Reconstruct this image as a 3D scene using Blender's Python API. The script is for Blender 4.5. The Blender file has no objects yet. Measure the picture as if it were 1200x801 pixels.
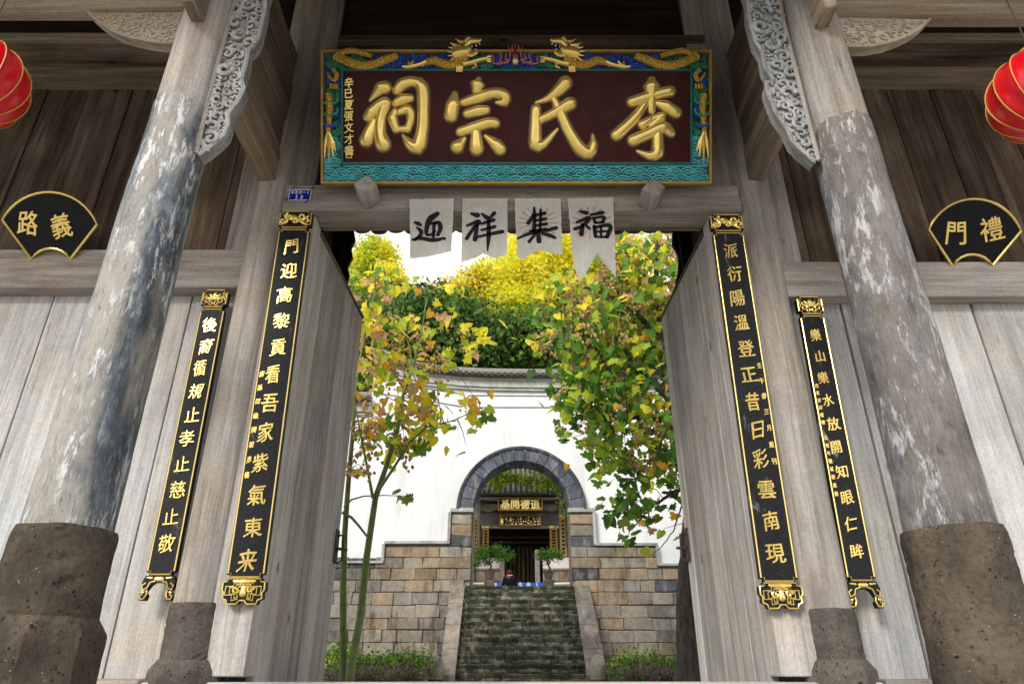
import bpy, bmesh, math, random
import numpy as np
from mathutils import Vector, Matrix, noise as mnoise
random.seed(7)
S = bpy.context.scene
COL = S.collection
R = math.radians
# ------------------------------------------------------------------ camera, world, sun, exposure
CZ = 0.55                       # eye height above the porch floor
FPX = 800.0
TH = R(26.1)
cam_d = bpy.data.cameras.new('camera'); cam = bpy.data.objects.new('camera', cam_d); COL.objects.link(cam)
cam.location = (0, 0, CZ); cam.rotation_euler = (R(90) + TH, 0, 0)
cam_d.sensor_width = 36; cam_d.lens = 36 * FPX / 1200; cam_d.clip_end = 2000; cam_d.clip_start = 0.05
S.camera = cam
W = bpy.data.worlds.new('World'); S.world = W; W.use_nodes = True
nt = W.node_tree; nt.nodes.clear()
SUN_EL, SUN_AZ = R(31), R(207)   # azimuth measured clockwise from +Y
sky = nt.nodes.new('ShaderNodeTexSky'); sky.sky_type = 'NISHITA'; sky.sun_disc = False
sky.sun_elevation = SUN_EL; sky.sun_rotation = SUN_AZ
mx = nt.nodes.new('ShaderNodeMixRGB'); mx.inputs[0].default_value = 0.86
mx.inputs[2].default_value = (12.0, 12.1, 12.3, 1)      # even overcast cloud
bg = nt.nodes.new('ShaderNodeBackground'); bg.inputs[1].default_value = 0.085
wo = nt.nodes.new('ShaderNodeOutputWorld')
nt.links.new(sky.outputs[0], mx.inputs[1]); nt.links.new(mx.outputs[0], bg.inputs[0]); nt.links.new(bg.outputs[0], wo.inputs[0])
sd = bpy.data.lights.new('sun', 'SUN'); sd.energy = 2.3; sd.angle = R(18); sd.color = (1, .96, .9)
sun = bpy.data.objects.new('sun', sd); COL.objects.link(sun)
dv = Vector((math.sin(SUN_AZ) * math.cos(SUN_EL), math.cos(SUN_AZ) * math.cos(SUN_EL), math.sin(SUN_EL)))
sun.rotation_euler = dv.to_track_quat('Z', 'Y').to_euler()
S.view_settings.view_transform = 'Standard'; S.view_settings.look = 'None'
S.view_settings.exposure = 0.52; S.view_settings.gamma = 1
S.cycles.max_bounces = 8; S.cycles.diffuse_bounces = 5; S.cycles.use_denoising = True

# ------------------------------------------------------------------ photograph pixel -> world point at depth Y
CT, ST = math.cos(TH), math.sin(TH)
def at(px, py, Y):
    v = (400.5 - py) / FPX
    h = Y * (ST + v * CT) / (CT - v * ST)
    z = Y * CT + h * ST
    return Vector(((px - 600) / FPX * z, Y, CZ + h))

# ------------------------------------------------------------------ naming helpers
WORLDPOS = {}
def tag(o, label=None, cat=None, group=None, kind=None):
    if label: o['label'] = label
    if cat: o['category'] = cat
    if group: o['group'] = group
    if kind: o['kind'] = kind
    return o
def link(o, parent, pos):
    COL.objects.link(o)
    pos = Vector(pos)
    if parent is not None:
        o.parent = parent; o.location = pos - WORLDPOS[parent.name]
    else:
        o.location = pos
    WORLDPOS[o.name] = pos
    return o
def empty(name, pos, label=None, cat=None, group=None, parent=None):
    o = bpy.data.objects.new(name, None); o.empty_display_size = .1
    link(o, parent, pos); return tag(o, label, cat, group)
def inst(name, mesh, pos, parent=None, rot=None, scale=None):
    o = bpy.data.objects.new(name, mesh); link(o, parent, pos)
    if rot is not None: o.rotation_euler = rot
    if scale is not None: o.scale = scale
    return o

class Fr:
    """a flat frame in space: p(u, v, n)"""
    def __init__(s, O, U=(1, 0, 0), V=(0, 0, 1), N=(0, -1, 0)):
        s.O = Vector(O); s.U = Vector(U).normalized(); s.V = Vector(V).normalized(); s.N = Vector(N).normalized()
    def p(s, u, v, n=0): return s.O + s.U * u + s.V * v + s.N * n

def smooth_pts(pts, step):
    """catmull-rom through tuples, resampled"""
    P = [np.array(p, float) for p in pts]
    if len(P) == 1: return P
    P = [2 * P[0] - P[1]] + P + [2 * P[-1] - P[-2]]
    out = []
    for i in range(1, len(P) - 2):
        a, b, c, d = P[i - 1:i + 3]
        n = max(2, int(np.linalg.norm((c - b)[:2]) / step))
        for k in range(n):
            t = k / n
            q = .5 * (2 * b + (c - a) * t + (2 * a - 5 * b + 4 * c - d) * t * t + (3 * b - a - 3 * c + d) * t ** 3)
            if len(q) > 2 and len(b) == 3: q[2] = b[2] + (c[2] - b[2]) * t
            out.append(q)
    out.append(P[-2])
    return out

class MB:
    def __init__(s): s.v = []; s.f = []; s.m = []
    def add(s, vs, fs, mi=0):
        b = len(s.v); s.v += [tuple(v) for v in vs]; s.f += [tuple(i + b for i in f) for f in fs]; s.m += [mi] * len(fs)
        return s
    def box(s, x0, x1, y0, y1, z0, z1, bev=0.004, jit=0, mi=0):
        bm = bmesh.new(); bmesh.ops.create_cube(bm, size=1)
        for v in bm.verts:
            v.co = Vector(((x0 + x1) / 2 + v.co.x * (x1 - x0) + random.uniform(-jit, jit), (y0 + y1) / 2 + v.co.y * (y1 - y0) + random.uniform(-jit, jit) * .5,
                           (z0 + z1) / 2 + v.co.z * (z1 - z0) + random.uniform(-jit, jit)))
        if bev: bmesh.ops.bevel(bm, geom=bm.edges[:], offset=bev, segments=1, affect='EDGES')
        s.frombm(bm, mi); return s
    def frombm(s, bm, mi=0):
        bm.verts.index_update()
        s.add([v.co for v in bm.verts], [[v.index for v in f.verts] for f in bm.faces], mi); bm.free()
    def obox(s, fr, u0, u1, v0, v1, n0, n1, mi=0, bev=0):
        return s.prism([(u0, v0), (u1, v0), (u1, v1), (u0, v1)], fr, n0, n1, mi, bev)
    def prism(s, poly, fr, n0, n1, mi=0, bev=0):
        k = len(poly)
        area = sum(poly[i][0] * poly[(i + 1) % k][1] - poly[(i + 1) % k][0] * poly[i][1] for i in range(k))
        if area < 0: poly = poly[::-1]
        if bev:
            cx = sum(p[0] for p in poly) / k; cy = sum(p[1] for p in poly) / k
            w = max(abs(p[0] - cx) for p in poly); h = max(abs(p[1] - cy) for p in poly)
            top = [(cx + (p[0] - cx) * (1 - bev / w), cy + (p[1] - cy) * (1 - bev / h)) for p in poly]
            vs = [fr.p(*p, n0) for p in poly] + [fr.p(*p, n1 - bev) for p in poly] + [fr.p(*p, n1) for p in top]
            fs = [list(range(k))[::-1], [2 * k + i for i in range(k)]]
            fs += [(i, (i + 1) % k, k + (i + 1) % k, k + i) for i in range(k)] + [(k + i, k + (i + 1) % k, 2 * k + (i + 1) % k, 2 * k + i) for i in range(k)]
            return s.add(vs, fs, mi)
        vs = [fr.p(*p, n0) for p in poly] + [fr.p(*p, n1) for p in poly]
        return s.add(vs, [list(range(k))[::-1], [k + i for i in range(k)]] + [(i, (i + 1) % k, k + (i + 1) % k, k + i) for i in range(k)], mi)
    def tube(s, pts, rad, seg=8, mi=0, flat=None, closed=False):
        """pts: world vectors; rad number or list"""
        P = [Vector(p) for p in pts]; n = len(P)
        rr = rad if isinstance(rad, (list, tuple)) else [rad] * n
        up = Vector((0, 0, 1)); vs = []; fs = []; prev = None
        for i in range(n):
            t = (P[min(i + 1, n - 1)] - P[max(i - 1, 0)])
            if closed: t = P[(i + 1) % n] - P[i - 1]
            t = t.normalized() if t.length > 1e-9 else Vector((0, 0, 1))
            if prev is None:
                a = t.cross(up);
                if a.length < .2: a = t.cross(Vector((1, 0, 0)))
                a.normalize()
            else:
                a = prev - t * prev.dot(t)
                a = a.normalized() if a.length > 1e-6 else t.orthogonal().normalized()
            prev = a; b = t.cross(a)
            for k in range(seg):
                q = 2 * math.pi * k / seg
                vs.append(P[i] + (a * math.cos(q) + b * math.sin(q)) * rr[i])
        m = n if closed else n - 1
        for i in range(m):
            j = (i + 1) % n
            for k in range(seg):
                fs.append((i * seg + k, i * seg + (k + 1) % seg, j * seg + (k + 1) % seg, j * seg + k))
        if not closed: fs += [list(range(seg))[::-1], [(n - 1) * seg + k for k in range(seg)]]
        return s.add(vs, fs, mi)
    def brush(s, strokes, fr, depth=.5, n0=0, seg=8, mi=0, grow=0, flat=None):
        """each stroke [(u, v, r), ...] swept as a puffed half ellipse standing on the frame"""
        for st in strokes:
            if len(st) == 1: st = [st[0], (st[0][0] + 1e-3, st[0][1], st[0][2])]
            mr = max(p[2] for p in st); q = smooth_pts(st, mr * .45)
            q = [(a[0], a[1], max(a[2], mr * .04) + grow) for a in q]
            def ext(a, b, sign):      # round end
                d = np.array([a[0] - b[0], a[1] - b[1]]); l = np.linalg.norm(d) or 1; d /= l
                return [(a[0] + d[0] * a[2] * e, a[1] + d[1] * a[2] * e, a[2] * math.sqrt(max(0.02, 1 - e * e))) for e in (.5, .8, .96)]
            q = ext(q[0], q[min(2, len(q) - 1)], 1)[::-1] + q + ext(q[-1], q[max(-3, -len(q))], 1)
            vs = []; fs = []; n = len(q)
            for i in range(n):
                tx = q[min(i + 1, n - 1)][0] - q[max(i - 1, 0)][0]; ty = q[min(i + 1, n - 1)][1] - q[max(i - 1, 0)][1]
                l = math.hypot(tx, ty) or 1; px, py = -ty / l, tx / l
                for k in range(seg + 1):
                    a = math.pi * k / seg; r = q[i][2]
                    vs.append(fr.p(q[i][0] + px * r * math.cos(a), q[i][1] + py * r * math.cos(a), n0 + (flat * (1 if 0 < k < seg else 0) if flat else depth * r * math.sin(a) ** 1.0)))
            for i in range(n - 1):
                for k in range(seg): fs.append((i * (seg + 1) + k, (i + 1) * (seg + 1) + k, (i + 1) * (seg + 1) + k + 1, i * (seg + 1) + k + 1))
            fs += [list(range(seg + 1)), [(n - 1) * (seg + 1) + k for k in range(seg + 1)][::-1]]
            s.add(vs, fs, mi)
        return s
    def lathe(s, prof, c, seg=32, sx=1, sy=1, mi=0, jit=0):
        """prof [(r, z)], about the vertical through c"""
        vs = []; fs = []; n = len(prof)
        for r, z in prof:
            for k in range(seg):
                q = 2 * math.pi * k / seg; j = 1 + random.uniform(-jit, jit)
                vs.append((c[0] + r * math.cos(q) * sx * j, c[1] + r * math.sin(q) * sy * j, c[2] + z))
        for i in range(n - 1):
            for k in range(seg): fs.append((i * seg + k, i * seg + (k + 1) % seg, (i + 1) * seg + (k + 1) % seg, (i + 1) * seg + k))
        fs += [list(range(seg))[::-1], [(n - 1) * seg + k for k in range(seg)]]
        return s.add(vs, fs, mi)
    def mesh(s, name, mats, center=None, smooth=40):
        V = np.array(s.v, float)
        c = Vector(center) if center is not None else Vector((V.min(0) + V.max(0)) / 2)
        me = bpy.data.meshes.new(name); me.from_pydata([tuple(v) for v in (V - np.array(c))], [], s.f)
        for m in (mats if isinstance(mats, (list, tuple)) else [mats]): me.materials.append(m)
        if isinstance(mats, (list, tuple)) and len(mats) > 1: me.polygons.foreach_set('material_index', s.m)
        me.update()
        if smooth:
            me.polygons.foreach_set('use_smooth', [True] * len(me.polygons)); me.set_sharp_from_angle(angle=R(smooth))
        return me, c
    def build(s, name, mats, parent=None, kind=None, label=None, center=None, smooth=40, cat=None):
        me, c = s.mesh(name, mats, center, smooth)
        o = bpy.data.objects.new(name, me); link(o, parent, c)
        return tag(o, label, cat, None, kind)

# ------------------------------------------------------------------ materials
def mat(name):
    m = bpy.data.materials.new(name); m.use_nodes = True
    n = m.node_tree.nodes; b = n['Principled BSDF']; return m, m.node_tree, b
def N(t, typ, **kw):
    n = t.nodes.new(typ)
    for k, v in kw.items():
        if k in n.inputs: n.inputs[k].default_value = v
        else: setattr(n, k, v)
    return n
def ramp(t, stops, src=None):
    r = t.nodes.new('ShaderNodeValToRGB'); e = r.color_ramp.elements
    while len(e) < len(stops): e.new(.5)
    for el, (p, c) in zip(e, stops):
        el.position = p; el.color = (c, c, c, 1) if isinstance(c, (int, float)) else (*c, 1)
    if src is not None: t.links.new(src, r.inputs[0])
    return r
def coords(t, scale=(1, 1, 1), rnd=True, rot=(0, 0, 0)):
    tc = t.nodes.new('ShaderNodeTexCoord'); mp = t.nodes.new('ShaderNodeMapping')
    mp.inputs['Scale'].default_value = scale; mp.inputs['Rotation'].default_value = rot
    if rnd:
        oi = t.nodes.new('ShaderNodeObjectInfo'); ml = N(t, 'ShaderNodeMath', operation='MULTIPLY'); ml.inputs[1].default_value = 37.0
        t.links.new(oi.outputs['Random'], ml.inputs[0])
        ad = N(t, 'ShaderNodeVectorMath', operation='ADD'); t.links.new(tc.outputs['Object'], ad.inputs[0]); t.links.new(ml.outputs[0], ad.inputs[1])
        t.links.new(ad.outputs[0], mp.inputs[0])
    else: t.links.new(tc.outputs['Object'], mp.inputs[0])
    return mp.outputs[0]
def noise(t, vec, scale, detail=6, rough=.6, dist=0):
    n = N(t, 'ShaderNodeTexNoise', Scale=scale, Detail=detail, Roughness=rough, Distortion=dist); t.links.new(vec, n.inputs['Vector']); return n.outputs[0]
def mixc(t, fac, a, b, blend='MIX'):
    m = t.nodes.new('ShaderNodeMixRGB'); m.blend_type = blend
    for i, x in ((0, fac), (1, a), (2, b)):
        if isinstance(x, (int, float)): m.inputs[i].default_value = x
        elif isinstance(x, tuple): m.inputs[i].default_value = (*x, 1)
        else: t.links.new(x, m.inputs[i])
    return m.outputs[0]
def bump(t, b, h, strength=.3, dist=.01):
    n = N(t, 'ShaderNodeBump', Strength=strength, Distance=dist); t.links.new(h, n.inputs['Height']); t.links.new(n.outputs[0], b.inputs['Normal'])
def wood(name, axis, c1, c2, c3, dark=(.06, .045, .035), stain=.35, fine=1.0, bs=.5, knots=True, vary=.25):
    m, t, b = mat(name)
    sc = [14, 14, 14]; sc[axis] = .9
    v = coords(t, tuple(sc)); fv = [90, 90, 90]; fv[axis] = 2.2
    v2 = coords(t, tuple(fv)); v3 = coords(t, (1.0, 1.0, 1.0))
    n1 = noise(t, v, 1, 8, .62, .6); n2 = noise(t, v2, fine, 4, .7); n3 = noise(t, v3, 1.6, 5, .6, .4)
    base = ramp(t, [(.3, c1), (.5, c2), (.68, c3)], n1).outputs[0]
    fl = ramp(t, [(.3, .62), (.55, 1.0)], n2).outputs[0]
    base = mixc(t, .8, base, fl, 'MULTIPLY')
    st = ramp(t, [(.46, 0.0), (.72, 1.0)], n3).outputs[0]
    base = mixc(t, mixc(t, 1.0, st, (stain, stain, stain), 'MULTIPLY'), base, mixc(t, .5, dark, c1))
    tn = noise(t, coords(t, (1.6, 1.6, 1.6)), 1.1, 5, .65, .5)
    base = mixc(t, .9, base, ramp(t, [(.32, (1.04, .95, .84)), (.5, (1, 1, 1)), (.66, (.92, .96, 1.01))], tn).outputs[0], 'MULTIPLY')
    base = mixc(t, .7, base, ramp(t, [(.3, .72), (.62, 1.12)], noise(t, coords(t, (1, 1, 1)), 55, 5, .75)).outputs[0], 'MULTIPLY')
    # long cracks / checks along the grain
    cs = [26, 26, 26]; cs[axis] = .55
    n4 = noise(t, coords(t, tuple(cs)), 1, 3, .5, .3)
    ck = ramp(t, [(.50, 0.0), (.512, 1.0), (.524, 0.0)], n4).outputs[0]
    gate = ramp(t, [(.5, 0.0), (.6, 1.0)], noise(t, v3, 2.3, 3)).outputs[0]
    ckm = mixc(t, 1.0, ck, gate, 'MULTIPLY')
    base = mixc(t, mixc(t, 1.0, ckm, (.6, .6, .6), 'MULTIPLY'), base, dark)
    if knots:
        ks = [3.2, 3.2, 3.2]; ks[axis] = 1.5
        vo = N(t, 'ShaderNodeTexVoronoi', Scale=1.0); t.links.new(coords(t, tuple(ks)), vo.inputs['Vector'])
        kn = ramp(t, [(.035, 1.0), (.075, 0.0)], vo.outputs[0]).outputs[0]
        base = mixc(t, mixc(t, 1.0, kn, (.85, .85, .85), 'MULTIPLY'), base, dark)
    oi = t.nodes.new('ShaderNodeObjectInfo'); rv = ramp(t, [(0, 1 - vary), (1, 1 + vary * .4)], oi.outputs['Random']).outputs[0]
    base = mixc(t, 1.0, base, rv, 'MULTIPLY')
    t.links.new(base, b.inputs['Base Color']); b.inputs['Roughness'].default_value = .88; b.inputs['Specular IOR Level'].default_value = .2
    hh = mixc(t, .5, mixc(t, .5, n1, n2), mixc(t, 1.0, ckm, (-1., -1., -1.), 'MULTIPLY'), 'ADD')
    bump(t, b, hh, bs, .012)
    return m
PALE = ((.36, .35, .335), (.50, .49, .47), (.60, .59, .565))
WPALE = {a: wood('weathered_pale_wood_' + 'xyz'[a], a, *PALE, dark=(.15, .125, .10), stain=.42, vary=.38) for a in (0, 1, 2)}
WLEAF = wood('silvery_door_wood', 2, (.31, .285, .255), (.47, .44, .40), (.58, .55, .515), dark=(.12, .09, .07), stain=.45, vary=.3)
WGREY = {a: wood('weathered_grey_brown_wood_' + 'xyz'[a], a, (.235, .205, .17), (.395, .355, .31), (.51, .47, .425), stain=.38) for a in (0, 1, 2)}
WTAN = {a: wood('brown_beam_wood_' + 'xyz'[a], a, (.16, .12, .085), (.30, .235, .165), (.42, .34, .25), stain=.42) for a in (0, 1, 2)}
WDARK = {a: wood('aged_brown_wood_' + 'xyz'[a], a, (.065, .045, .03), (.18, .128, .088), (.31, .23, .165), dark=(.015, .011, .008), stain=.6, vary=.35) for a in (0, 1, 2)}
WBLACK = {a: wood('near_black_wood_' + 'xyz'[a], a, (.012, .009, .007), (.028, .02, .014), (.045, .034, .026), dark=(.008, .006, .005), stain=.5) for a in (0, 1, 2)}  # near-black boards for passage, gables, roof underside and hall interior
WCARVE = wood('carved_grey_wood', 2, (.20, .20, .195), (.36, .36, .35), (.48, .475, .46), stain=.3, knots=False)
WCARVE2 = wood('carved_tan_wood', 0, (.26, .22, .16), (.42, .36, .27), (.52, .46, .36), stain=.25, knots=False)

def flat(name, col, rough=.6, var=.15, scale=8, metal=0, bs=.1, spec=.5, rnd=True):
    m, t, b = mat(name)
    n = noise(t, coords(t, rnd=rnd), scale, 6, .65)
    c = ramp(t, [(.3, tuple(x * (1 - var) for x in col)), (.7, tuple(min(1, x * (1 + var)) for x in col))], n).outputs[0]
    t.links.new(c, b.inputs['Base Color']); b.inputs['Roughness'].default_value = rough; b.inputs['Metallic'].default_value = metal
    b.inputs['Specular IOR Level'].default_value = spec
    if bs: bump(t, b, n, bs, .01)
    return m
def limecoat(name, warm, cool, wamt, seed):
    m, t, b = mat(name)
    tc = t.nodes.new('ShaderNodeTexCoord')
    def V(sc):
        mp = t.nodes.new('ShaderNodeMapping'); mp.inputs['Scale'].default_value = sc; mp.inputs['Location'].default_value = (seed, seed * 2.3, seed * .7); t.links.new(tc.outputs['Object'], mp.inputs[0]); return mp.outputs[0]
    big = noise(t, V((3.0, 3.0, .9)), 1.2, 6, .6, .3); a = noise(t, V((8, 8, 3.4)), 1, 12, .78, .2); s_ = noise(t, V((20, 20, 5)), 1, 12, .8, .2)
    f = noise(t, V((1, 1, .7)), 55, 8, .8); gate = noise(t, V((4, 4, 1.2)), 1, 5, .65, .3); cr = noise(t, V((45, 45, 1.4)), 1, 4, .6, .1)
    w = ramp(t, [(.30, tuple(x * .38 for x in warm)), (.46, tuple(x * .8 for x in warm)), (.6, warm), (.72, tuple(x * 1.35 for x in warm))], a).outputs[0]
    c = ramp(t, [(.32, tuple(x * .16 for x in cool)), (.48, tuple(x * .45 for x in cool)), (.58, cool), (.70, tuple(min(.6, x * 2.0) for x in cool))], a).outputs[0]
    base = mixc(t, ramp(t, [(.46, 0.0), (.54, 1.0)], mixc(t, .25, big, a)).outputs[0], w, c)
    wh = mixc(t, 1.0, ramp(t, [(.50, 0.0), (.56, 1.0)], s_).outputs[0], ramp(t, [(.46, 0.0), (.55, 1.0)], gate).outputs[0], 'MULTIPLY')
    base = mixc(t, mixc(t, 1.0, wh, (wamt, wamt, wamt), 'MULTIPLY'), base, (.72, .72, .71))
    dk = mixc(t, 1.0, ramp(t, [(.40, 1.0), (.47, 0.0)], s_).outputs[0], ramp(t, [(.42, 1.0), (.52, 0.0)], gate).outputs[0], 'MULTIPLY')
    base = mixc(t, mixc(t, 1.0, dk, (.8, .8, .8), 'MULTIPLY'), base, (.045, .042, .040))
    base = mixc(t, mixc(t, 1.0, ramp(t, [(.60, 0.0), (.66, 1.0)], f).outputs[0], (.5, .5, .5), 'MULTIPLY'), base, (.55, .54, .52))
    base = mixc(t, mixc(t, 1.0, ramp(t, [(.34, 1.0), (.41, 0.0)], f).outputs[0], (.6, .6, .6), 'MULTIPLY'), base, (.06, .05, .045))
    ck = ramp(t, [(.495, 0.0), (.505, 1.0), (.515, 0.0)], cr).outputs[0]
    base = mixc(t, mixc(t, 1.0, ck, (.6, .6, .6), 'MULTIPLY'), base, (.05, .04, .035))
    t.links.new(base, b.inputs['Base Color']); b.inputs['Roughness'].default_value = .85; b.inputs['Specular IOR Level'].default_value = .25
    bump(t, b, mixc(t, .5, mixc(t, .5, s_, f), wh, 'ADD'), .7, .008)
    return m
MLIME = {-1: limecoat('peeling_blue_grey_limewash', (.40, .375, .33), (.18, .21, .245), .78, 3.1), 1: limecoat('peeling_brown_grey_limewash', (.21, .185, .165), (.19, .19, .195), .5, 11.7)}
def tuff(name, c1, c2, pits=True):
    m, t, b = mat(name)
    v = coords(t); n1 = noise(t, v, 3, 8, .65, .3); n2 = noise(t, v, 45, 5, .7)
    base = ramp(t, [(.32, c1), (.62, c2)], n1).outputs[0]
    base = mixc(t, .55, base, ramp(t, [(.3, .45), (.6, 1.15)], n2).outputs[0], 'MULTIPLY')
    vo = N(t, 'ShaderNodeTexVoronoi', Scale=42.0, Randomness=1.0); t.links.new(v, vo.inputs['Vector'])
    gate = ramp(t, [(.45, 0.0), (.6, 1.0)], noise(t, v, 20, 3)).outputs[0]
    pit = mixc(t, 1.0, ramp(t, [(.16, 1.0), (.3, 0.0)], vo.outputs[0]).outputs[0], gate, 'MULTIPLY')
    base = mixc(t, pit, base, (.02, .016, .013))
    vb = N(t, 'ShaderNodeTexVoronoi', Scale=17.0, Randomness=1.0); wv = mixc(t, .12, v, noise(t, v, 30, 3)); t.links.new(wv, vb.inputs['Vector'])
    pb_ = mixc(t, 1.0, ramp(t, [(.13, 1.0), (.24, 0.0)], vb.outputs[0]).outputs[0], ramp(t, [(.54, 0.0), (.62, 1.0)], noise(t, v, 6, 3)).outputs[0], 'MULTIPLY')
    pit = mixc(t, 1.0, pit, pb_, 'LIGHTEN'); base = mixc(t, pb_, base, (.015, .012, .010))
    vw = N(t, 'ShaderNodeTexVoronoi', Scale=60.0, Randomness=1.0); t.links.new(v, vw.inputs['Vector'])
    lg = mixc(t, 1.0, ramp(t, [(.08, 1.0), (.16, 0.0)], vw.outputs[0]).outputs[0], ramp(t, [(.55, 0.0), (.6, 1.0)], noise(t, v, 13, 3)).outputs[0], 'MULTIPLY')
    base = mixc(t, lg, base, (.4, .36, .3))
    t.links.new(base, b.inputs['Base Color']); b.inputs['Roughness'].default_value = .95; b.inputs['Specular IOR Level'].default_value = .15
    bump(t, b, mixc(t, .9, n2, mixc(t, 1.0, pit, (-1., -1., -1.), 'MULTIPLY'), 'ADD'), .8, .012)
    return m
MTUFF = tuff('porous_volcanic_stone', (.036, .031, .025), (.13, .104, .074))
MTUFF2 = tuff('porous_volcanic_stone_grey', (.07, .064, .055), (.14, .12, .10))
MGOLD = flat('gold_leaf_paint', (1.0, .68, .19), .23, .14, 6, .62, .2, 1.0)
MGOLDD = flat('dull_gold_paint', (.46, .28, .05), .5, .25, 14, .2, .2)
MBLK = flat('black_lacquer', (.009, .009, .011), .4, .3, 10, 0, .06, .12)
def worn_black():
    m, t, b = mat('worn_black_board')
    v = coords(t, (1, 1, .35)); n1 = noise(t, v, 9, 8, .7, .6); n2 = noise(t, coords(t), 60, 4, .7)
    w = ramp(t, [(.60, 0.0), (.68, 1.0)], n1).outputs[0]
    base = mixc(t, mixc(t, 1.0, w, (.5, .5, .5), 'MULTIPLY'), ramp(t, [(.3, (.010, .010, .012)), (.7, (.024, .025, .028))], n2).outputs[0], (.32, .32, .33))
    t.links.new(base, b.inputs['Base Color']); b.inputs['Roughness'].default_value = .5; b.inputs['Specular IOR Level'].default_value = .12; bump(t, b, n2, .15, .004); return m
MBOARD = worn_black()
MMAROON = flat('dark_maroon_lacquer', (.050, .010, .009), .42, .3, 7, 0, .08, .15)
MHALO = flat('pale_primer_edge', (.11, .08, .09), .8, .3, 30)
MTEAL = flat('teal_wave_paint', (.09, .44, .48), .5, .35, 12, 0, .2)
MTEALD = flat('deep_teal_paint', (.015, .12, .12), .55, .3, 12)
MGREEN = flat('green_cloud_paint', (.025, .24, .13), .5, .3, 14)
MBLUE = flat('blue_cloud_paint', (.02, .085, .46), .5, .35, 14); MBLUED = flat('deep_blue_paint', (.008, .02, .13), .5, .3, 14); MGREEND = flat('deep_green_paint', (.008, .06, .04), .5, .3, 14)
MPINK = flat('flame_pink_paint', (.45, .16, .14), .55, .3, 20)
MREDP = flat('red_paint', (.35, .03, .02), .5, .2, 10)
MWHT = flat('white_enamel', (.75, .76, .78), .45, .06, 20)
MPLB = flat('blue_enamel_plate', (.008, .012, .30), .35, .15, 10)
MINK = flat('black_ink', (.012, .012, .014), .7, .3, 20, 0, .05, .2)
MWIRE = flat('rusty_iron', (.05, .03, .022), .7, .4, 60)
MTILE = flat('grey_clay_tile', (.085, .082, .078), .85, .45, 14, 0, .4, .2)
MTILEP = flat('pale_clay_tile', (.26, .24, .215), .85, .35, 18, 0, .4, .2)
MSOIL = flat('soil', (.05, .04, .03), .95, .4, 5, 0, .6)

def carve_scroll(mb, fr, u, v, r, turn, hand=1, rad=.008, n0=.0, turns=1.3, mi=0, seg=6):
    pts = []; rr = []
    for i in range(15):
        k = i / 14; a = turn + hand * k * turns * 2 * math.pi; q = r * (1 - .82 * k)
        pts.append(fr.p(u + q * math.cos(a), v + q * math.sin(a), n0 + rad * .5)); rr.append(rad * (1.15 - .4 * k))
    mb.tube(pts, rr, seg, mi)
def inside(poly, x, y):
    c = False; j = len(poly) - 1
    for i in range(len(poly)):
        if (poly[i][1] > y) != (poly[j][1] > y) and x < (poly[j][0] - poly[i][0]) * (y - poly[i][1]) / (poly[j][1] - poly[i][1]) + poly[i][0]: c = not c
        j = i
    return c
_tc = {}
def glyph(ch, off=0.0):
    """triangulated outline of a character, unit em, centred"""
    k = (ch, off)
    if k in _tc: return _tc[k]
    c = bpy.data.curves.new('glyph', 'FONT'); c.body = ch; c.size = 1; c.align_x = 'LEFT'; c.resolution_u = 3; c.offset = off; c.extrude = .5
    o = bpy.data.objects.new('glyph', c); COL.objects.link(o)
    dg = bpy.context.evaluated_depsgraph_get(); m = o.evaluated_get(dg).to_mesh()
    V = np.empty(len(m.vertices) * 3); m.vertices.foreach_get('co', V); V = V.reshape(-1, 3).copy()
    F = [tuple(p.vertices) for p in m.polygons]
    o.evaluated_get(dg).to_mesh_clear(); bpy.data.objects.remove(o); bpy.data.curves.remove(c)
    if len(V):
        V[:, 0] -= (V[:, 0].max() + V[:, 0].min()) / 2; V[:, 1] -= (V[:, 1].max() + V[:, 1].min()) / 2
    _tc[k] = (V, F); return V, F
def put_glyph(mb, ch, fr, u, v, sx, sy, n0, n1, off=.012, shear=.07, mi=0, rot=0):
    """a character thickened like a brush stroke: copies slid along the nib's diagonal"""
    V, F = glyph(ch, 0.0)
    if not len(V): return
    cr, sr = math.cos(rot), math.sin(rot); ph = (ord(ch) % 63) * .1; wob = shear >= .05
    for j, (dx, dy) in enumerate(((0, 0), (-off, -off * .9), (off, off * .9), (-off * .5, off * .1), (off * .5, -off * .1))):
        out = []
        for x, y, z in V:
            wx = .035 * math.sin(3.1 * y + ph) + .02 * math.sin(6.3 * y + 2 * ph) if wob else 0; wy = .04 * math.sin(3.4 * x + ph * 1.7) * (1 - abs(x)) if wob else 0
            x1 = x * (1 + .10 * math.sin(2.2 * y + ph)) + dx + wx; y2 = y + dy + wy + x * shear; X = x1 * sx; Y = y2 * sy
            out.append(fr.p(u + X * cr - Y * sr, v + X * sr + Y * cr, n0 if z < 0 else n1 + j * .00012))
        mb.add(out, F, mi)

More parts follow.
